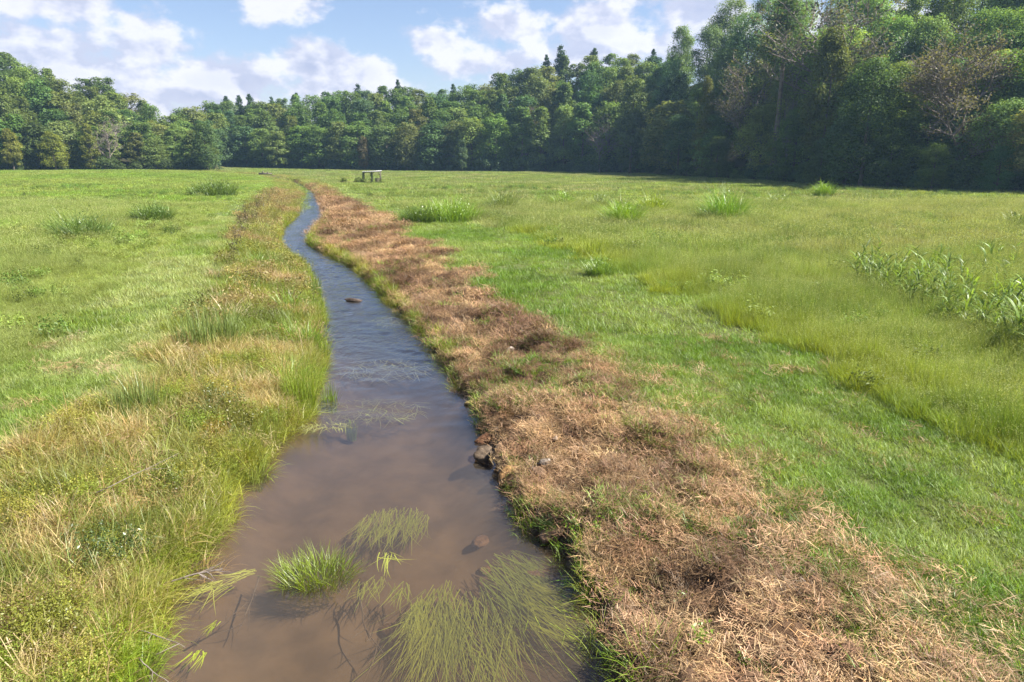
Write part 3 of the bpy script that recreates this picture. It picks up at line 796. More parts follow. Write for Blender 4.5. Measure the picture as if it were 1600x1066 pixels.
def make_tree_meshes():
    rng = np.random.default_rng(3)
    def store(kind, cg, tg, ht, r, bark='bark'):
        c = cg.make('crown', M['tree'], link=False).data if cg and cg.n else None
        t = tg.make('trunk', M[bark], True, link=False).data
        TREES.setdefault(kind, []).append((c, t, ht, r))
    for i in range(6):      # broadleaf seen from afar
        sh = ['oval', 'dome', 'oval', 'tall', 'oval', 'dome'][i]; R = [5.2, 5.6, 4.6, 3.7, 4.0, 5.0][i]
        cg, lb = crown_geo(rng, 20, R, [.10, .08, .14, .08, .12, .18][i], 88, 120, .46, sh); store('far', cg, trunk_geo(rng, 20, .32, lb, .85, 10), 20, R)
    for i in range(6):      # broadleaf of the nearer wood, finer leaves
        sh = ['oval', 'dome', 'tall', 'oval', 'tall', 'dome'][i]; R = [5.0, 5.4, 4.2, 5.0, 3.8, 5.8][i]
        cg, lb = crown_geo(rng, 20, R, [.14, .10, .12, .24, .20, .12][i], 100, 215, .29, sh); store('near', cg, trunk_geo(rng, 20, .30, lb, .88, 16), 20, R)
    for i in range(3):      # conifers of the ridge
        cg, tg = pine_geo(rng, 20, 3.8, .22, 22, 60, .55); store('pine', cg, tg, 20, 3.4)
    cg, tg = pine_geo(rng, 34, 4.6, .60, 15, 90, .42); store('tallpine', cg, tg, 34, 4.6, 'palebark')
    for i in range(2):
        tg, lg = bare_geo(rng, 16, .9, .24, 4, (8, 5, 4, 3), .7, .030, .3, 0); store('dead', None, tg, 16, 4, 'deadwood')
    tg, lg = bare_geo(rng, 16, .8, .2, 4, (8, 5, 4, 3), .8, .026, .3, 5, .34); store('thin', lg, tg, 16, 4, 'deadwood')
    for i in range(4):      # bushes
        cg, lb = crown_geo(rng, 3.4, 2.5, .02, 22, 130, .26, 'dome'); store('bush', cg, trunk_geo(rng, 3.4, .07, lb, .7, 8), 3.4, 2.5)


def plant_tree(kind, px, Y, height, color, label, cat='tree', group=None, var=None, rz=None, wide=1.0, name=None, sink=.0, X=None):
    vs = TREES[kind]; v = int(RNG.integers(len(vs))) if var is None else var
    c, t, ht, r = vs[v]
    if X is None: X = upx(px) * Y
    z = float(land(np.array([X]), np.array([Y]))[0]) - .1 - sink
    s = height / ht
    e = empty(name or {'bush': 'bush', 'pine': 'pine_tree', 'tallpine': 'pine_tree', 'dead': 'dead_tree', 'thin': 'sparse_tree'}.get(kind, 'broadleaf_tree'), (X, Y, z),
              RNG.uniform(0, 6.28) if rz is None else rz, (s * wide, s * wide, s))
    to = bpy.data.objects.new('trunk', t); COL.objects.link(to); to.parent = e
    if c:
        co = bpy.data.objects.new('crown', c); COL.objects.link(co); co.parent = e; co.color = (*color, 1)
    tag(e, label, cat, group)
    return e


def z_at(py, Y):
    d = ray(800, py); return H + Y * d[2] / d[1]


def woods():
    make_tree_meshes()
    DG, MG, LG, OG, BG = (.080, .132, .032), (.104, .160, .036), (.140, .195, .044), (.130, .160, .044), (.068, .118, .044)
    NAMES = {DG: 'dark green', MG: 'mid green', LG: 'light green', OG: 'olive green', BG: 'deep green'}
    rown = ['front row', 'second row', 'third row', 'fourth row', 'skyline row']
    def wood(wname, sky, p0, p1, step, base, kind, cols, fr, dist, group, wid):
        sx = [s[0] for s in sky]; sy = [s[1] for s in sky]
        for r in range(5):
            ps = np.arange(p0 + (r % 2) * step * .5, p1, step); 
            for i, p in enumerate(ps):
                p = p + RNG.normal(0, step * .16); Y = float(edge_y(upx(p))) + dist[r] + RNG.normal(0, 1.6)
                b = np.interp(p, *base); sk = np.interp(p, sx, sy)
                top = b - fr[r] * (b - sk) + RNG.normal(0, 3.5) - (2 if r < 4 else 0)
                X = upx(p) * Y; zg = float(land(np.array([X]), np.array([Y]))[0])
                h = float(np.clip(z_at(top, Y) - zg, 9, 31))
                c = cols[int(RNG.integers(len(cols)))]
                cj = tuple(np.clip(np.array(c) * (1.75 if kind == 'near' else 1.15) * RNG.normal(1, .14) * RNG.normal(1, .05, 3), .01, .3))  # leaf colours of the shaded wood raised in place of fill light
                w = float(np.clip(wid * RNG.normal(1, .12) * 20 / h, .75, 1.75))
                plant_tree(kind, p, Y, h, cj, f'{NAMES[c]} tree, {ORD[i]} from left in the {rown[r]} of the {wname}', 'tree', group, wide=w, X=X)
    wood('sunlit hillside wood', SKYL, -150, 338, 36, ([-200, 0, 340], [264, 264, 264]), 'far', [MG, MG, LG, DG, OG], (.46, .64, .80, .92, 1.0), (3, 13, 24, 37, 52), 'trees of the sunlit hillside wood', 1.28)
    wood('hazy far wood', SKYC, 300, 1060, 34, ([300, 1060], [265, 270]), 'far', [DG, MG, BG, OG, MG], (.60, .74, .86, .95, 1.0), (3, 14, 26, 40, 56), 'trees of the hazy far wood', 1.32)
    wood('shaded tall wood', SKYR, 1062, 1760, 62, ([1060, 1600, 1800], [275, 299, 305]), 'near', [MG, DG, MG, BG, LG], (.40, .62, .82, .96, 1.08), (5, 12, 21, 32, 46), 'trees of the shaded tall wood', 1.2)
    # bushes along the foot of the woods
    for i, p in enumerate(np.arange(1075, 1720, 21)):
        Y = float(edge_y(upx(p))) + RNG.uniform(-1, 5)
        c = [(.09, .15, .05), (.11, .17, .04), (.07, .13, .05)][i % 3]
        plant_tree('bush', p, Y, RNG.uniform(2.2, 5.4), c, f'leafy bush at the foot of the shaded wood, {ORD[i]} from its far end', 'bush', 'bushes at the foot of the shaded wood', wide=RNG.uniform(.8, 1.25))
    for i, p in enumerate(np.arange(300, 1060, 24)):
        Y = float(edge_y(upx(p))) + RNG.uniform(-1, 4)
        plant_tree('bush', p, Y, RNG.uniform(2.5, 6.5), (.07, .12, .05), f'dark bush at the foot of the hazy far wood, {ORD[i]} from its left end', 'bush', 'bushes at the foot of the far wood', wide=RNG.uniform(.9, 1.3))
    for i, p in enumerate(np.arange(-30, 330, 24)):
        Y = float(edge_y(upx(p))) + RNG.uniform(-1, 3)
        plant_tree('bush', p, Y, RNG.uniform(2.5, 6), (.06, .09, .02), f'green bush at the foot of the sunlit hillside wood, {ORD[i]} from its left end', 'bush', 'bushes at the foot of the sunlit wood', wide=RNG.uniform(.9, 1.3))
    # ridge conifers
    for i, (p, t) in enumerate([(362, 152), (382, 151), (398, 149), (432, 153), (470, 147), (565, 133), (626, 126), (710, 133), (852, 87), (873, 72), (924, 77), (1013, 78)]):
        Y = float(edge_y(upx(p))) + 60; X = upx(p) * Y; zg = float(land(np.array([X]), np.array([Y]))[0])
        plant_tree('pine', p, Y, max(12, z_at(t - 3, Y) - zg), (.055, .10, .045), f'pointed dark pine rising above the far wood skyline, {ORD[i]} from the left', 'pine tree', 'pines on the skyline of the far wood', wide=.85, X=X)
    # trees that stand out
    def special(kind, p, base_py, top, dY, col, label, wide=1.0, var=None, cat='tree', rz=None, X=None):
        Y = float(edge_y(upx(p))) + dY; Xx = upx(p) * Y; zg = float(land(np.array([Xx]), np.array([Y]))[0])
        return plant_tree(kind, p, Y, z_at(top, Y) - zg, col, label, cat, None, var, rz, wide, X=Xx)
    special('far', 322, 265, 190, -6, (.070, .115, .030), 'rounded green tree standing alone at the end of the hillside wood', 1.05, 0)
    special('far', 18, 265, 200, -2, (.165, .175, .028), 'yellowing tree at the field edge of the hillside wood', 1.1, 2)
    special('far', 84, 265, 204, -3, (.16, .185, .022), 'bright yellow green tree in front of the hillside wood', 1.25, 1)
    special('far', 142, 265, 192, -2, (.145, .165, .025), 'yellow green narrow tree beside the grey dead tree', 1.0, 3)
    special('dead', 168, 265, 188, 0, (.2, .2, .2), 'grey leafless tree in front of the hillside wood', 1.0, 0, 'dead tree')
    special('far', 568, 266, 212, -2, (.125, .105, .045), 'small rusty brown tree at the foot of the far wood', .75, 0)
    special('far', 722, 266, 216, -5, (.075, .12, .05), 'small pale green tree at the foot of the far wood', .95, 4)
    special('far', 985, 268, 122, -6, (.085, .125, .030), 'tall light green tree at the front edge of the far wood', .95, 4)
    special('dead', 938, 268, 180, -4, (.2, .2, .2), 'pinkish grey dead tree in front of the far wood', 1.1, 1, 'dead tree')
    special('thin', 845, 268, 160, 12, (.11, .12, .03), 'thin olive tree with few leaves inside the far wood', 1.2)
    special('tallpine', 1209, 280, -22, 5, (.075, .13, .03), 'tall pine with long bare trunk before the shaded wood', 1.15, 0, 'pine tree')
    special('dead', 1226, 280, 150, 1, (.2, .2, .2), 'slender pale dead stem right beside the tall pine', .35, 0, 'dead tree')
    special('near', 1098, 278, 118, 3, (.13, .145, .02), 'narrow yellow green tree near the corner of the shaded wood', .55, 2)
    special('thin', 1165, 280, 92, 3, (.10, .105, .05), 'grey green half bare tree left of the tall pine', 1.1)
    special('near', 1282, 284, 40, 4, (.11, .135, .02), 'bright yellow green tree just right of the tall pine', .8, 4)
    special('near', 1350, 288, 90, -2, (.06, .105, .026), 'broad mid green tree leaning out over the field edge', 1.2, 1)
    special('thin', 1325, 284, -8, 16, (.095, .105, .055), 'grey nearly bare tree top high up in the shaded wood', 1.3)
    for p, t, dY, c, lb in [(1392, 196, -1, (.12, .19, .04), 'small light green tree under the shaded wood beside the broad one'), (1285, 214, -2, (.10, .15, .05), 'small grey green tree at the field edge near the tall pine'),
                            (1462, 222, -2, (.13, .20, .04), 'small bright green tree below the spreading pale limbed tree'), (1565, 226, -2, (.08, .17, .05), 'small deep green tree at the picture edge of the shaded wood'),
                            (1122, 212, -1, (.10, .15, .045), 'small tree near the far corner of the shaded wood')]:
        special('near', p, 290, t, dY, c, lb, 1.5, 1)
    # spreading pale-limbed tree on the slope
    rng = np.random.default_rng(12)
    tg, lg = bare_geo(rng, 17, 1.25, .40, 4, (9, 6, 5, 4), .55, .028, .22, 9, .30)
    TREES['spread'] = [(lg.make('crown', M['tree'], link=False).data, tg.make('trunk', M['deadwood'], True, link=False).data, 16.5, 8)]
    p, Y = 1520, float(edge_y(upx(1520))) + 3; X = upx(p) * Y
    plant_tree('spread', p, Y, 20.5, (.135, .13, .06), 'spreading tree with pale crooked limbs and thin brownish leaves', 'tree', None, 0, 1.0, 1.0, 'spreading_tree', X=X)


woods()


# ------------------------------------------------------------------ meadow clumps, tufts and bank plants (things)
def clump(name, px, py, wpx, hpx, color, label, cat='grass clump', group=None, mat='plant', n=260, grow=1.15, lum=1.45, thin=1.0, leafn=0, lean=.30, bend=.8, wide=None, z=.7, seed=1, segs=4, flatten=.75, dry=0.0):
    rng = np.random.default_rng(seed + int(px)); X, Y = G(px, py, z); dep = Y * CT + (H - z) * ST
    R = wpx / 2 / F * dep; hh = hpx / F * dep * grow
    g = Geo(); b = disc(rng, n, R * .85) * [1, flatten, 1]; b[:, 2] = -.05
    az = np.arctan2(b[:, 1], b[:, 0]) + rng.normal(0, 1.0, n); rr = np.hypot(b[:, 0], b[:, 1]) / R
    bw = wide or max(.006, .0011 * dep * thin)
    blades(g, rng, b, az, hh * rng.uniform(.55, 1.25, n) * (1.1 - .35 * rr), bw * rng.uniform(.6, 1.4, n), lean * (.4 + rr) + rng.normal(0, .12, n), rng.normal(bend, .35, n), segs, tipw=dry)
    if leafn:
        d = rng.normal(size=(leafn, 3)); d /= np.linalg.norm(d, axis=1, keepdims=True); q = rng.uniform(.2, 1.05, leafn)[:, None] ** .5; lump = (.7 + .45 * np.sin(d[:, :1] * 4 + px) * np.cos(d[:, 1:2] * 4 + py))
        P = d * q * lump * [R * .95, R * .8, hh * .62] + [0, 0, hh * .30]
        leaves(g, rng, P, rng.normal(size=(leafn, 3)) + [0, 0, .5], .0026 * dep * rng.uniform(.6, 1.5, leafn), rng.uniform(.65, 1.35, leafn), .34)
    o = g.make(name, M[mat]); zz = float(land(np.array([X]), np.array([Y]))[0])
    o.location = (X, Y, max(zz, -.35)); o.color = (*np.clip(np.array(color) * lum, 0, .6), 1)
    return tag(o, label, cat, group)


def leafy(name, px, py, wpx, hpx, color, label, cat='plant', group=None, leaf=.05, stems=30, per=20, z=.7, seed=1, X=None):
    rng = np.random.default_rng(seed + int(px)); X, Y = G(px, py, z); dep = Y * CT + (H - z) * ST
    R = wpx / 2 / F * dep; hh = hpx / F * dep; g = Geo(); mk_weed(stems, R * .8, hh, leaf, per)(g, rng, 0)
    o = g.make(name, M['plant']); o.location = (X, Y, float(land(np.array([X]), np.array([Y]))[0]) - .02); o.color = (*color, 1)
    return tag(o, label, cat, group)


BR, YG2 = (.130, .215, .020), (.160, .215, .024)
GRP = 'tall grass clumps in the meadow'
for a in [('grass_clump', 655, 347, 60, 22, (.075, .125, .022), 'low green grass clump at the near end of the long meadow clump'),
          ('grass_clump', 705, 345, 110, 30, BR, 'widest bright green grass clump in the meadow beside the mown strip'),
          ('grass_clump', 785, 330, 50, 30, (.11, .15, .04), 'pale green grass clump touching the end of the widest clump'),
          ('grass_clump', 880, 323, 34, 18, BR, 'small grass clump alone between the widest clump and the pale one'),
          ('grass_clump', 936, 328, 32, 20, (.14, .18, .06), 'pale silvery small grass clump in the middle of the meadow'),
          ('grass_clump', 975, 352, 56, 34, BR, 'bright green grass clump in front of the twin clump'),
          ('grass_clump', 1020, 334, 54, 24, YG2, 'yellow green grass clump behind the brighter twin clump'),
          ('grass_clump', 1132, 346, 64, 40, (.105, .195, .018), 'dense round bright green grass clump alone in the meadow'),
          ('grass_clump', 1215, 323, 30, 15, (.10, .15, .03), 'faint small grass clump between two brighter ones'),
          ('grass_clump', 1286, 308, 32, 18, BR, 'small bright grass clump nearest the shaded wood'),
          ('grass_clump', 1584, 356, 44, 20, (.10, .14, .03), 'dull green grass clump at the edge of the picture'),
          ('grass_clump', 938, 430, 44, 24, (.11, .18, .025), 'green grass clump where the meadow meets the mown strip'),
          ('grass_clump', 130, 372, 100, 34, (.085, .14, .030), 'spiky green grass clump in the meadow across the stream'),
          ('grass_clump', 240, 345, 70, 22, (.075, .125, .022), 'low green grass clump behind the spiky one across the stream'),
          ('grass_clump', 335, 306, 80, 20, (.09, .14, .028), 'long low clump near the path across the stream')]:
    clump(*a, 'grass clump', GRP, n=700 if a[3] > 50 else 380, leafn=1500 if a[3] > 50 else 800, grow=1.6, lum=1.35, lean=.38, bend=1.0, wide=None, thin=.62)

# broad-leaved grass plants in the patch on the right
rng = np.random.default_rng(77)
for i in range(290):
    px = 1650 - 310 * rng.uniform() ** 1.35; py = 412 + rng.uniform() ** .8 * (25 + (px - 1340) * .46)
    X, Y = G(px, py, .9); g = Geo(); n = int(rng.integers(8, 14)); st = rng.uniform(.5, .95)
    tube(g, [[0, 0, -.05], [.02, .01, st * .6], [.05, .02, st]], [.009, .007, .003], 5)
    zb = rng.uniform(.08, .95, n) * st
    blades(g, rng, np.c_[np.zeros(n), np.zeros(n), zb], np.arange(n) * 2.4 + rng.normal(0, .3, n), rng.uniform(.28, .55, n), rng.uniform(.022, .042, n), rng.uniform(.3, .7, n), rng.uniform(.9, 1.8, n), 6, taper=2.6)
    o = g.make('broad_leaf_plant', M['broad']); o.location = (X, Y, float(land(np.array([X]), np.array([Y]))[0])); o.rotation_euler = (0, 0, rng.uniform(0, 6)); o.scale = (rng.uniform(1.0, 1.65),) * 3; o.rotation_euler = (rng.normal(0, .16), rng.normal(0, .16), rng.uniform(0, 6))
    o.color = (*(np.array([.13, .20, .042]) * rng.uniform(.65, 1.35)), 1)
    tag(o, 'tall grass plant with broad arching glossy leaves in the patch beside the meadow', 'grass plant', 'broad leaved grass plants in one patch')

# sedge in the stream
sed = clump('sedge_tuft', 492, 900, 130, 50, (.110, .150, .010), 'bright green sedge tuft growing out of the brown water', 'sedge', None, n=850, lean=.42, bend=.65, wide=.010, z=0, flatten=.62, segs=5)
sed.location.z = -.1
g = Geo(); rng = np.random.default_rng(5)
# left bank plants
for a in [('sedge_tuft', 445, 585, 46, 48, (.14, .21, .03), 'light green fan of grass at the water edge before the reeds'),
          ('sedge_tuft', 470, 525, 70, 46, (.115, .185, .018), 'bright green grass tuft overhanging the stream bend'),
          ('sedge_tuft', 448, 478, 50, 36, (.12, .19, .025), 'green grass tuft further up the stream bend'),
          ('sedge_tuft', 405, 415, 40, 26, (.12, .18, .03), 'green grass tuft on the bank before the far bend'),
          ('sedge_tuft', 100, 905, 120, 60, (.13, .17, .022), 'low green grass tuft on the near bank above the water'),
          ('sedge_tuft', 205, 985, 90, 55, (.12, .19, .02), 'green broad bladed tuft leaning over the water near the corner'),
          ('sedge_tuft', 300, 800, 90, 60, (.18, .20, .045), 'yellow green arching tussock hanging over the brown water'),
          ('sedge_tuft', 395, 705, 46, 46, (.16, .20, .03), 'light yellow green tuft at the bank above the pool'),
          ('rush_clump', 310, 555, 70, 60, (.12, .16, .045), 'dark green upright rushes on top of the bank'),
          ('rush_clump', 352, 545, 46, 56, (.12, .16, .045), 'dark green rushes next to the bank top rushes'),
          ('rush_clump', 225, 655, 60, 62, (.12, .16, .045), 'dark rush clump in the middle of the near bank'),
          ('rush_clump', 185, 668, 50, 44, (.12, .16, .045), 'smaller rush clump beside the middle bank rushes')]:
    clump(*a, 'rush' if a[0] == 'rush_clump' else 'grass tuft', None, n=260, lean=.12 if a[0] == 'rush_clump' else .45, bend=.2 if a[0] == 'rush_clump' else 1.0, z=.45, mat='plant')
for a in [('reed_stand', 470, 640, 60, 72, (.105, .145, .014), 'largest stand of olive reeds growing in the stream margin'),
          ('reed_stand', 514, 625, 26, 44, (.09, .135, .016), 'narrow reed stand separate from the bank in open water'),
          ('reed_stand', 500, 560, 34, 40, (.085, .13, .015), 'thin reeds upstream of the largest reed stand'),
          ('reed_stand', 492, 465, 26, 34, (.07, .115, .02), 'dark reeds at the outside of the upper bend'),
          ('reed_stand', 548, 662, 16, 28, (.10, .15, .02), 'tiny reed sprout standing in the shallow riffle'),
          ('reed_stand', 395, 752, 40, 34, (.12, .145, .025), 'thin reeds rising from the pool below the bank')]:
    clump(*a, 'reeds', 'reeds in the stream margin', n=260 if a[3] > 40 else 110, lean=.08, bend=.2, z=0, lum=1.7, wide=.016, flatten=.9)
for a in [('dry_tussock', 190, 722, 120, 46, (.40, .31, .19), 'pale dead grass tussock sprawling on the near bank'),
          ('dry_tussock', 245, 668, 70, 36, (.40, .30, .19), 'pale arched dead grass behind the rush clumps'),
          ('dry_tussock', 30, 800, 110, 46, (.36, .28, .16), 'dead straw coloured grass at the picture edge'),
          ('dry_tussock', 310, 835, 80, 40, (.38, .30, .16), 'dead grass skirt under the arching tussock'),
          ('dry_tussock', 215, 1030, 90, 50, (.30, .23, .14), 'dead stalks trailing into the water near the corner'),
          ('dry_tussock', 360, 500, 50, 40, (.36, .29, .19), 'pinkish dead grass beside the dark rushes')]:
    clump(*a, 'dry grass', 'dead grass tussocks on the near bank', n=150, lean=.7, bend=1.3, z=.5, segs=5)
for a in [('weed_mound', 335, 640, 110, 42, (.085, .11, .02), 'dark green leafy mound of weeds above the pool'),
          ('weed_mound', 385, 655, 60, 36, (.15, .15, .02), 'yellow green leafy weeds right at the bank edge'),
          ('weed_mound', 330, 672, 50, 26, (.22, .16, .02), 'yellow turning weeds below the dark mound'),
          ('weed_mound', 405, 500, 76, 26, (.10, .095, .025), 'brownish low weed mound on the upper bank'),
          ('weed_mound', 165, 860, 130, 50, (.075, .115, .03), 'fine leaved dark weeds on the lowest bank'),
          ('weed_mound', 75, 975, 150, 60, (.16, .17, .02), 'yellow fern like weeds in the corner of the bank'),
          ('weed_mound', 245, 760, 100, 40, (.12, .15, .02), 'green leafy weeds behind the arching tussock')]:
    leafy(*a, 'weeds', None, leaf=.045, stems=70, per=22, z=.5)
for i, (px, py, h) in enumerate([(372, 385, 26), (380, 372, 24), (386, 350, 26), (396, 345, 28), (402, 330, 26), (410, 326, 24), (418, 318, 20), (366, 405, 24), (430, 308, 16), (376, 355, 22)]):
    leafy('weed_stalk', px, py, 12, h, (.075, .062, .038), f'dark brown seeding weed stalk along the far bank, {ORD[i]} of its row', 'weed', 'brown weed stalks on the far bank', leaf=.11, stems=10, per=14, z=.6)
for i, (px, py, s, lb) in enumerate([(1085, 1010, 46, 'largest bright green leafy seedling in the straw near the bottom'), (1165, 1030, 18, 'small green seedling right of the largest one in straw'),
                                     (1066, 935, 20, 'bright seedling above the largest one on the straw bank'), (1120, 790, 14, 'tiny bright leaf sprout in the middle of the straw bank'),
                                     (935, 822, 22, 'lime green sprout near the undercut water edge'), (900, 815, 24, 'lime green fern sprout hanging by the water edge'), (948, 845, 18, 'lime sprout just above the dark undercut')]):
    leafy('seedling', px, py, s, s * .9, (.16, .26, .02), lb, 'seedling', 'green seedlings in the straw', leaf=.06 if s > 20 else .045, stems=6, per=10, z=.45)
for i, (px, py, w, lb) in enumerate([(948, 755, 60, 'dark green grass tuft high on the straw bank by the rocks'), (1055, 765, 60, 'flattened green tuft in the middle of the straw'), (1100, 830, 70, 'pale green tuft bent over in the straw'),
                                     (1035, 815, 50, 'small green tuft left of the pale bent one'), (1470, 975, 120, 'green tuft in straw near the bottom corner'), (1340, 880, 80, 'green tuft at the border of straw and mown grass'), (870, 790, 50, 'green tuft drooping over the undercut bank')]):
    clump('grass_tuft', px, py, w, w * .45, (.095, .15, .03), lb, 'grass tuft', 'green tufts in the straw', n=140, lean=.6, bend=.9, z=.55, seed=i)


# ------------------------------------------------------------------ rocks
def rock(px, py, wpx, shape, color, label, z=0.0, rz=0.0, tilt=(0, 0), zc=None, seed=0, name='rock', group=None):
    rng = np.random.default_rng(seed + 40); X, Y = G(px, py, z); dep = Y * CT + (H - z) * ST; w = wpx / F * dep
    g = Geo(); rock_mesh(g, rng, (w * shape[0], w * shape[1], w * shape[2])); o = g.make(name, M['rock'])
    o.location = (X, Y, z if zc is None else zc); o.rotation_euler = (tilt[0], tilt[1], rz); o.color = (*color, 1)
    return tag(o, label, 'rock', group)


rock(757, 714, 44, (1.0, .8, .75), (.15, .115, .085), 'dark wet rock furthest into the stream at the straw bank', 0.05, .4, seed=1)
rock(787, 715, 54, (1.0, .7, .75), (.30, .20, .12), 'brown slab leaning on the dark wet rock', .2, -.7, (.2, .5), seed=2)
rock(794, 748, 50, (1.0, .8, .7), (.46, .28, .13), 'orange rock lowest beside the water under the slab', .08, .5, (.1, -.2), seed=3)
rock(757, 686, 40, (1.0, .6, .5), (.22, .11, .06), 'reddish brown clod at the water above the dark rock', .04, .2, seed=4)
rock(783, 557, 15, (1.2, .9, .7), (.68, .62, .54), 'pale cream stone lower of two on the straw bank', .45, .2, seed=5)
rock(800, 548, 18, (1.3, .9, .7), (.55, .50, .47), 'pale grey stone upper of two on the straw bank', .5, .9, seed=6)
rock(852, 722, 26, (1.2, .8, .6), (.27, .24, .22), 'grey stone half buried in straw above the rocks', .42, .5, seed=7)
rock(868, 685, 15, (1.2, .7, .6), (.36, .28, .22), 'small pale stone in straw above the grey stone', .55, 1.2, seed=8)
rock(735, 630, 16, (1.2, .9, .8), (.5, .40, .18), 'small yellowish stone at the edge of the water', .03, .1, seed=9)
rock(553, 469, 22, (1.4, .8, .3), (.09, .07, .06), 'dark flat rock breaking the water in midstream', .04, .1, seed=10)
for i, (px, py, w, lb) in enumerate([(866, 880, 80, 'large orange slab under water beside the undercut bank'), (842, 798, 44, 'sunken orange stone below the rocks'), (845, 925, 50, 'sunken brown stone past the large slab'),
                                     (752, 860, 46, 'sunken round brown stone in the deeper middle of the pool'), (758, 890, 34, 'small sunken stone next to the round one'), (612, 985, 70, 'broad sunken orange stone in the middle of the pool')]):
    rx, ry = G(px, py, -.42); rock(px, py, w, (1.0, .68, .34), (.20, .13, .085), lb, -.42, .9 + i, seed=20 + i, zc=float(land(np.array([rx]), np.array([ry]))[0]) + .02, name='sunken_rock', group='rocks under the water')


# ------------------------------------------------------------------ water plants and driftwood
def ribbon(px, py, n, rx, ry, L, az, color, label, z=-.05, w=.012, spread=.35, seed=0, zj=.05, tipup=0.0):
    rng = np.random.default_rng(seed + 300); X, Y = G(px, py, 0); dep = Y * CT + H * ST
    a = rng.uniform(0, 6.283, n); q = np.sqrt(rng.uniform(0, 1, n)); b = np.c_[np.cos(a) * q * rx / F * dep, np.sin(a) * q * ry / F * dep * 1.6, rng.uniform(-zj, 0, n)]
    g = Geo(); LL = L / F * dep * rng.uniform(.5, 1.3, n); aa = az + rng.normal(0, spread, n)
    # lying blades, each with a slight sideways bend, kept just under or on the surface
    P = b.copy(); rows = []; T = []; segs = 5; curl = rng.normal(0, .32, n); ww = w * rng.uniform(.6, 1.4, n)
    for i in range(segs + 1):
        t = i / segs; an = aa + curl * t; sx, sy = -np.sin(an), np.cos(an); k = ww * .5 * (1 - t ** 2)
        if i < segs: rows += [P + np.c_[sx * k, sy * k, np.zeros(n)], P - np.c_[sx * k, sy * k, np.zeros(n)]]
        else: rows.append(P.copy())
        P = P + np.c_[np.cos(an), np.sin(an), np.zeros(n)] * (LL / segs)[:, None] + [0, 0, tipup / segs]
    V = np.stack(rows, 1); m = V.shape[1]; off = (np.arange(n) * m)[:, None]
    g.add(V.reshape(-1, 3), [np.array([2 * i, 2 * i + 2, 2 * i + 3, 2 * i + 1])[None] + off for i in range(segs - 1)] + [np.array([2 * segs - 2, 2 * segs, 2 * segs - 1])[None] + off], tone=np.repeat(rng.uniform(.7, 1.3, n), m))
    o = g.make('water_weed', M['plant']); o.location = (X, Y, z); o.color = (*color, 1)
    return tag(o, label, 'water weed', 'water weeds in the stream')


DN = math.radians(-75); DR = math.radians(-50)
WY = (.31, .38, .07)
ribbon(618, 800, 240, 56, 26, 62, math.radians(-95), WY, 'submerged yellow green weed patch upstream of the sedge tuft', -.12, .011, .25, seed=1)
ribbon(685, 940, 260, 46, 56, 120, math.radians(-95), (.29, .35, .06), 'largest sunken yellow weed bed in the pool', -.18, .011, .22, seed=2)
ribbon(745, 955, 270, 70, 56, 120, math.radians(-80), (.27, .34, .06), 'sunken weed bed between the largest bed and the bright blades', -.16, .011, .24, seed=3)
ribbon(800, 890, 260, 54, 46, 140, math.radians(-55), (.22, .30, .05), 'dark green streaming weed bed beside the straw bank', -.08, .011, .22, seed=4)
ribbon(845, 940, 110, 34, 44, 120, math.radians(-48), (.27, .33, .04), 'long bright weed blades trailing on the surface towards the bank', -.012, .013, .25, seed=5, zj=.01, tipup=.02)
ribbon(602, 868, 14, 14, 12, 50, math.radians(-80), (.28, .30, .06), 'floating weed sprig just right of the sedge tuft', .004, .011, .5, seed=6, zj=.004)
ribbon(580, 905, 44, 26, 14, 44, math.radians(-95), WY, 'weed sprig below the sedge tuft', -.03, seed=7)
ribbon(628, 915, 34, 18, 14, 40, math.radians(-95), WY, 'weed sprig in the middle of the pool', -.03, seed=8)
ribbon(648, 950, 60, 14, 22, 60, math.radians(-100), WY, 'narrow weed patch pointing down the pool', -.06, seed=9)
ribbon(345, 915, 30, 26, 10, 60, math.radians(-130), (.28, .29, .07), 'pale floating weed sprig off the driftwood', .004, .010, .4, seed=10, zj=.004)
ribbon(385, 895, 18, 16, 8, 45, math.radians(-150), (.28, .29, .08), 'smaller pale floating sprig next to the sedge tuft', .004, .010, .3, seed=11, zj=.004)
ribbon(312, 1020, 16, 14, 6, 38, math.radians(-100), (.28, .33, .04), 'yellow floating sprig near the bottom corner of the stream', .004, .012, .3, seed=12, zj=.004)
ribbon(338, 975, 8, 6, 6, 26, math.radians(-90), (.28, .33, .04), 'tiny floating sprig above the yellow one', .004, .010, .4, seed=13, zj=.004)
ribbon(825, 822, 30, 16, 10, 40, math.radians(-60), (.26, .34, .05), 'green weed sprig at the undercut bank', -.01, .011, .5, seed=14, zj=.02)
ribbon(560, 640, 300, 100, 34, 34, math.radians(-70), (.22, .25, .12), 'pale weed spread across the riffle below the reeds', .0, .013, .9, seed=15, zj=.02)
ribbon(490, 665, 140, 60, 10, 26, math.radians(-100), (.24, .25, .10), 'pale weed line along the shallow edge of the pool', .004, .013, .9, seed=16, zj=.004)
ribbon(600, 575, 260, 70, 34, 30, math.radians(-70), (.20, .23, .16), 'faint weed in the rippled water above the riffle', -.01, .015, .8, seed=17, zj=.03)
ribbon(620, 500, 160, 40, 24, 22, math.radians(-80), (.18, .21, .15), 'faint weed below the midstream rock', -.01, .02, .8, seed=18, zj=.03)


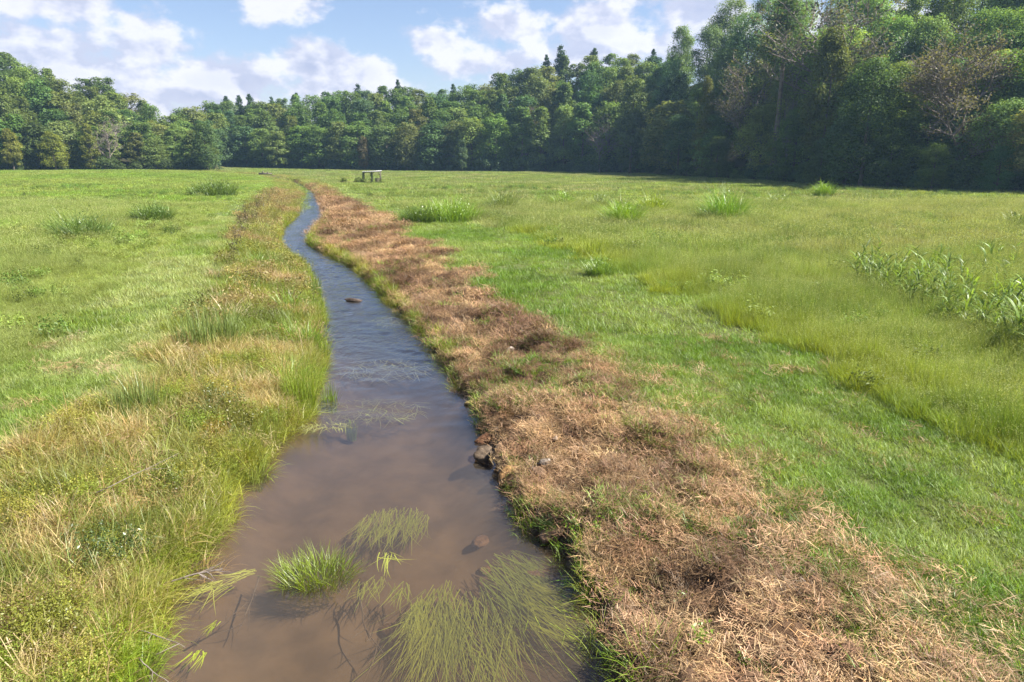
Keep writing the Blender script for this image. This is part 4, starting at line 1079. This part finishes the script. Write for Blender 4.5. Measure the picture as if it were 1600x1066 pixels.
def branch_thing(name, px, py, z, L, az, rad, label, cat, seed, forks=6, pitch=.15, mat='deadwood', zc=None):
    rng = np.random.default_rng(seed); X, Y = G(px, py, z); g = Geo()
    d = np.array([math.cos(az), math.sin(az), pitch]); n = 7; pts = [np.zeros(3)]
    for i in range(n): d = d + rng.normal(0, .12, 3) * [1, 1, .4]; d /= np.linalg.norm(d); pts.append(pts[-1] + d * L / n)
    tube(g, pts, np.linspace(rad, rad * .3, n + 1), 7)
    for i in range(forks):
        k = rng.integers(2, n); b = pts[k]; dd = d + rng.normal(0, .7, 3) * [1, 1, .5]; dd /= np.linalg.norm(dd); l = L * rng.uniform(.15, .4)
        p1 = b + dd * l * .5; dd2 = dd + rng.normal(0, .3, 3) * [1, 1, .4]; tube(g, [b, p1, p1 + dd2 * l * .5], [rad * .5, rad * .35, rad * .12], 5, cap=False)
    o = g.make(name, M[mat]); o.location = (X, Y, z if zc is None else zc)
    return tag(o, label, cat)


branch_thing('driftwood_branch', 258, 912, .12, .75, math.radians(38), .016, 'bleached forked driftwood branch sticking out from the bank', 'branch', 3, 9, .2)
branch_thing('dead_stalk', 215, 985, .25, .8, math.radians(-15), .008, 'thin dead stalk pointing over the water below the driftwood', 'stalk', 4, 3, .0)
branch_thing('dead_stalk', 218, 1030, .2, .7, math.radians(-30), .008, 'lower thin dead stalk over the water at the corner', 'stalk', 5, 3, -.05)
branch_thing('dead_stalk', 150, 770, .75, 1.3, math.radians(35), .008, 'long pale dead stalk lying across the bank grass', 'stalk', 6, 1, .35)
branch_thing('sunken_branch', 405, 905, -.1, 1.1, math.radians(-78), .014, 'dark branch lying under water below the sedge tuft', 'branch', 7, 5, 0, 'bark', -.06)
branch_thing('sunken_branch', 560, 935, -.1, 1.2, math.radians(-50), .014, 'forked dark branch under water in the middle of the pool', 'branch', 8, 7, 0, 'bark', -.07)
branch_thing('sunken_branch', 300, 1010, -.1, .9, math.radians(60), .012, 'dark twig under water near the bottom corner', 'branch', 9, 4, 0, 'bark', -.05)


# ------------------------------------------------------------------ shelter, crate and log
def shelter():
    X, Y = G(582, 285.5, .7); z = float(land(np.array([X]), np.array([Y]))[0]); rt = empty('field_shelter', (X, Y, z), .12)
    tag(rt, 'small open shelter with pale flat roof and ivy covered posts in the meadow', 'shelter')
    def part(name, geo, mat, col=None, parent=rt):
        o = geo.make(name, M[mat]); o.parent = parent
        if col: o.color = (*col, 1)
        return o
    W, D, Hh = 3.3, 2.0, 2.1
    g = Geo(); box(g, (0, 0, Hh + .12), (W + .5, D + .6, .05), 0, -.05); roof = part('roof', g, 'metal')
    for i in range(9):
        g = Geo(); box(g, (-W / 2 - .1 + i * (W + .2) / 8, 0, Hh + .16 + (-W / 2 - .1 + i * (W + .2) / 8) * .05), (.035, D + .59, .035)); part('rib', g, 'metal', None, roof)
    for s in (-1, 1):
        g = Geo(); box(g, (0, s * D / 2, Hh + .01), (W + .2, .09, .14), 0, -.05); part('beam', g, 'timber')
    for x in (-W / 2, -.05, W / 2):
        for s in (-1, 1):
            g = Geo(); box(g, (x, s * D / 2, Hh / 2 - .1), (.13, .13, Hh + .1 + .05 * x)); p = part('post', g, 'timber')
    for x0, dx in ((-W / 2, .5), (-.05, -.5), (-.05, .5), (W / 2, -.5)):
        g = Geo(); tube(g, [[x0, -D / 2 - .02, Hh - .6], [x0 + dx, -D / 2 - .02, Hh - .02]], .04, 4); part('brace', g, 'timber')
    rng = np.random.default_rng(9)
    for x, n in ((-W / 2, 420), (-.05, 420), (W / 2, 90)):
        g = Geo(); hz = rng.uniform(0, 1, n) ** 1.2 * (Hh - .1); a = rng.uniform(0, 6.283, n); r = .12 + rng.uniform(0, .22, n) * (1.2 - hz / Hh * .6)
        P = np.c_[x + r * np.cos(a), -D / 2 + r * np.sin(a), hz]; leaves(g, rng, P, np.c_[np.cos(a), np.sin(a), np.full(n, .4)] + rng.normal(0, .4, (n, 3)), rng.uniform(.10, .2, n), rng.uniform(.7, 1.3, n))
        part('ivy', g, 'tree', (.05, .085, .022))
    # crate under the roof
    c = empty('wooden_crate', (X + 1.05, Y + .2, z), .1); tag(c, 'low brown wooden crate standing under the shelter roof', 'crate')
    for k in range(4):
        g = Geo(); box(g, (0, -.35, .18 + k * .19), (.9, .03, .16)); o = g.make('slat', M['timber']); o.parent = c
    for s in (-1, 1):
        g = Geo(); box(g, (s * .47, 0, .45), (.04, .7, .82)); o = g.make('side_panel', M['timber']); o.parent = c
    g = Geo(); box(g, (0, 0, .88), (1.0, .76, .03)); o = g.make('lid', M['timber']); o.parent = c
    for i, (dx, dy, h, lb) in enumerate([(-2.6, -1.2, 1.3, 'leafy bush just left of the field shelter'), (-1.2, -1.8, .9, 'low bush before the ivy covered post'), (-5.5, -.8, 1.2, 'bush between the shelter and the stream'), (2.2, -2.6, .9, 'pale weedy bush right of the shelter')]):
        plant_tree('bush', 0, Y + dy, h, (.13, .17, .035), lb, 'bush', None, i, X=X + dx)


shelter()
X, Y = G(415, 277.5, .7); z = float(land(np.array([X]), np.array([Y]))[0])
lg = empty('fallen_log', (X, Y, z), .1); tag(lg, 'dark fallen log with two stubs lying by the far stream', 'log')
g = Geo(); tube(g, [[-1.6, 0, .75], [-.3, .1, .8], [1.6, 0, .72]], [.24, .22, .16], 8); g.make('stem', M['bark']).parent = lg
for x, h in ((-.6, .7), (.5, .5)):
    g = Geo(); tube(g, [[x, 0, .8], [x + .05, 0, .8 + h * .6], [x + .15, 0, .8 + h]], [.16, .13, .07], 6); g.make('stub', M['bark']).parent = lg


# ------------------------------------------------------------------ air
def haze():
    m, k, out = new_mat('morning_haze')
    pv = k.n('ShaderNodeVolumePrincipled'); pv.inputs['Color'].default_value = (.42, .66, 1.0, 1); pv.inputs['Density'].default_value = .00020; pv.inputs['Anisotropy'].default_value = .2
    k.l(pv.outputs[0], out.inputs['Volume'])
    g = Geo(); box(g, (0, 340, 58), (1330, 780, 124)); o = g.make('haze', m); tag(o, 'thin blue morning haze filling the valley', None, None, 'stuff')


haze()
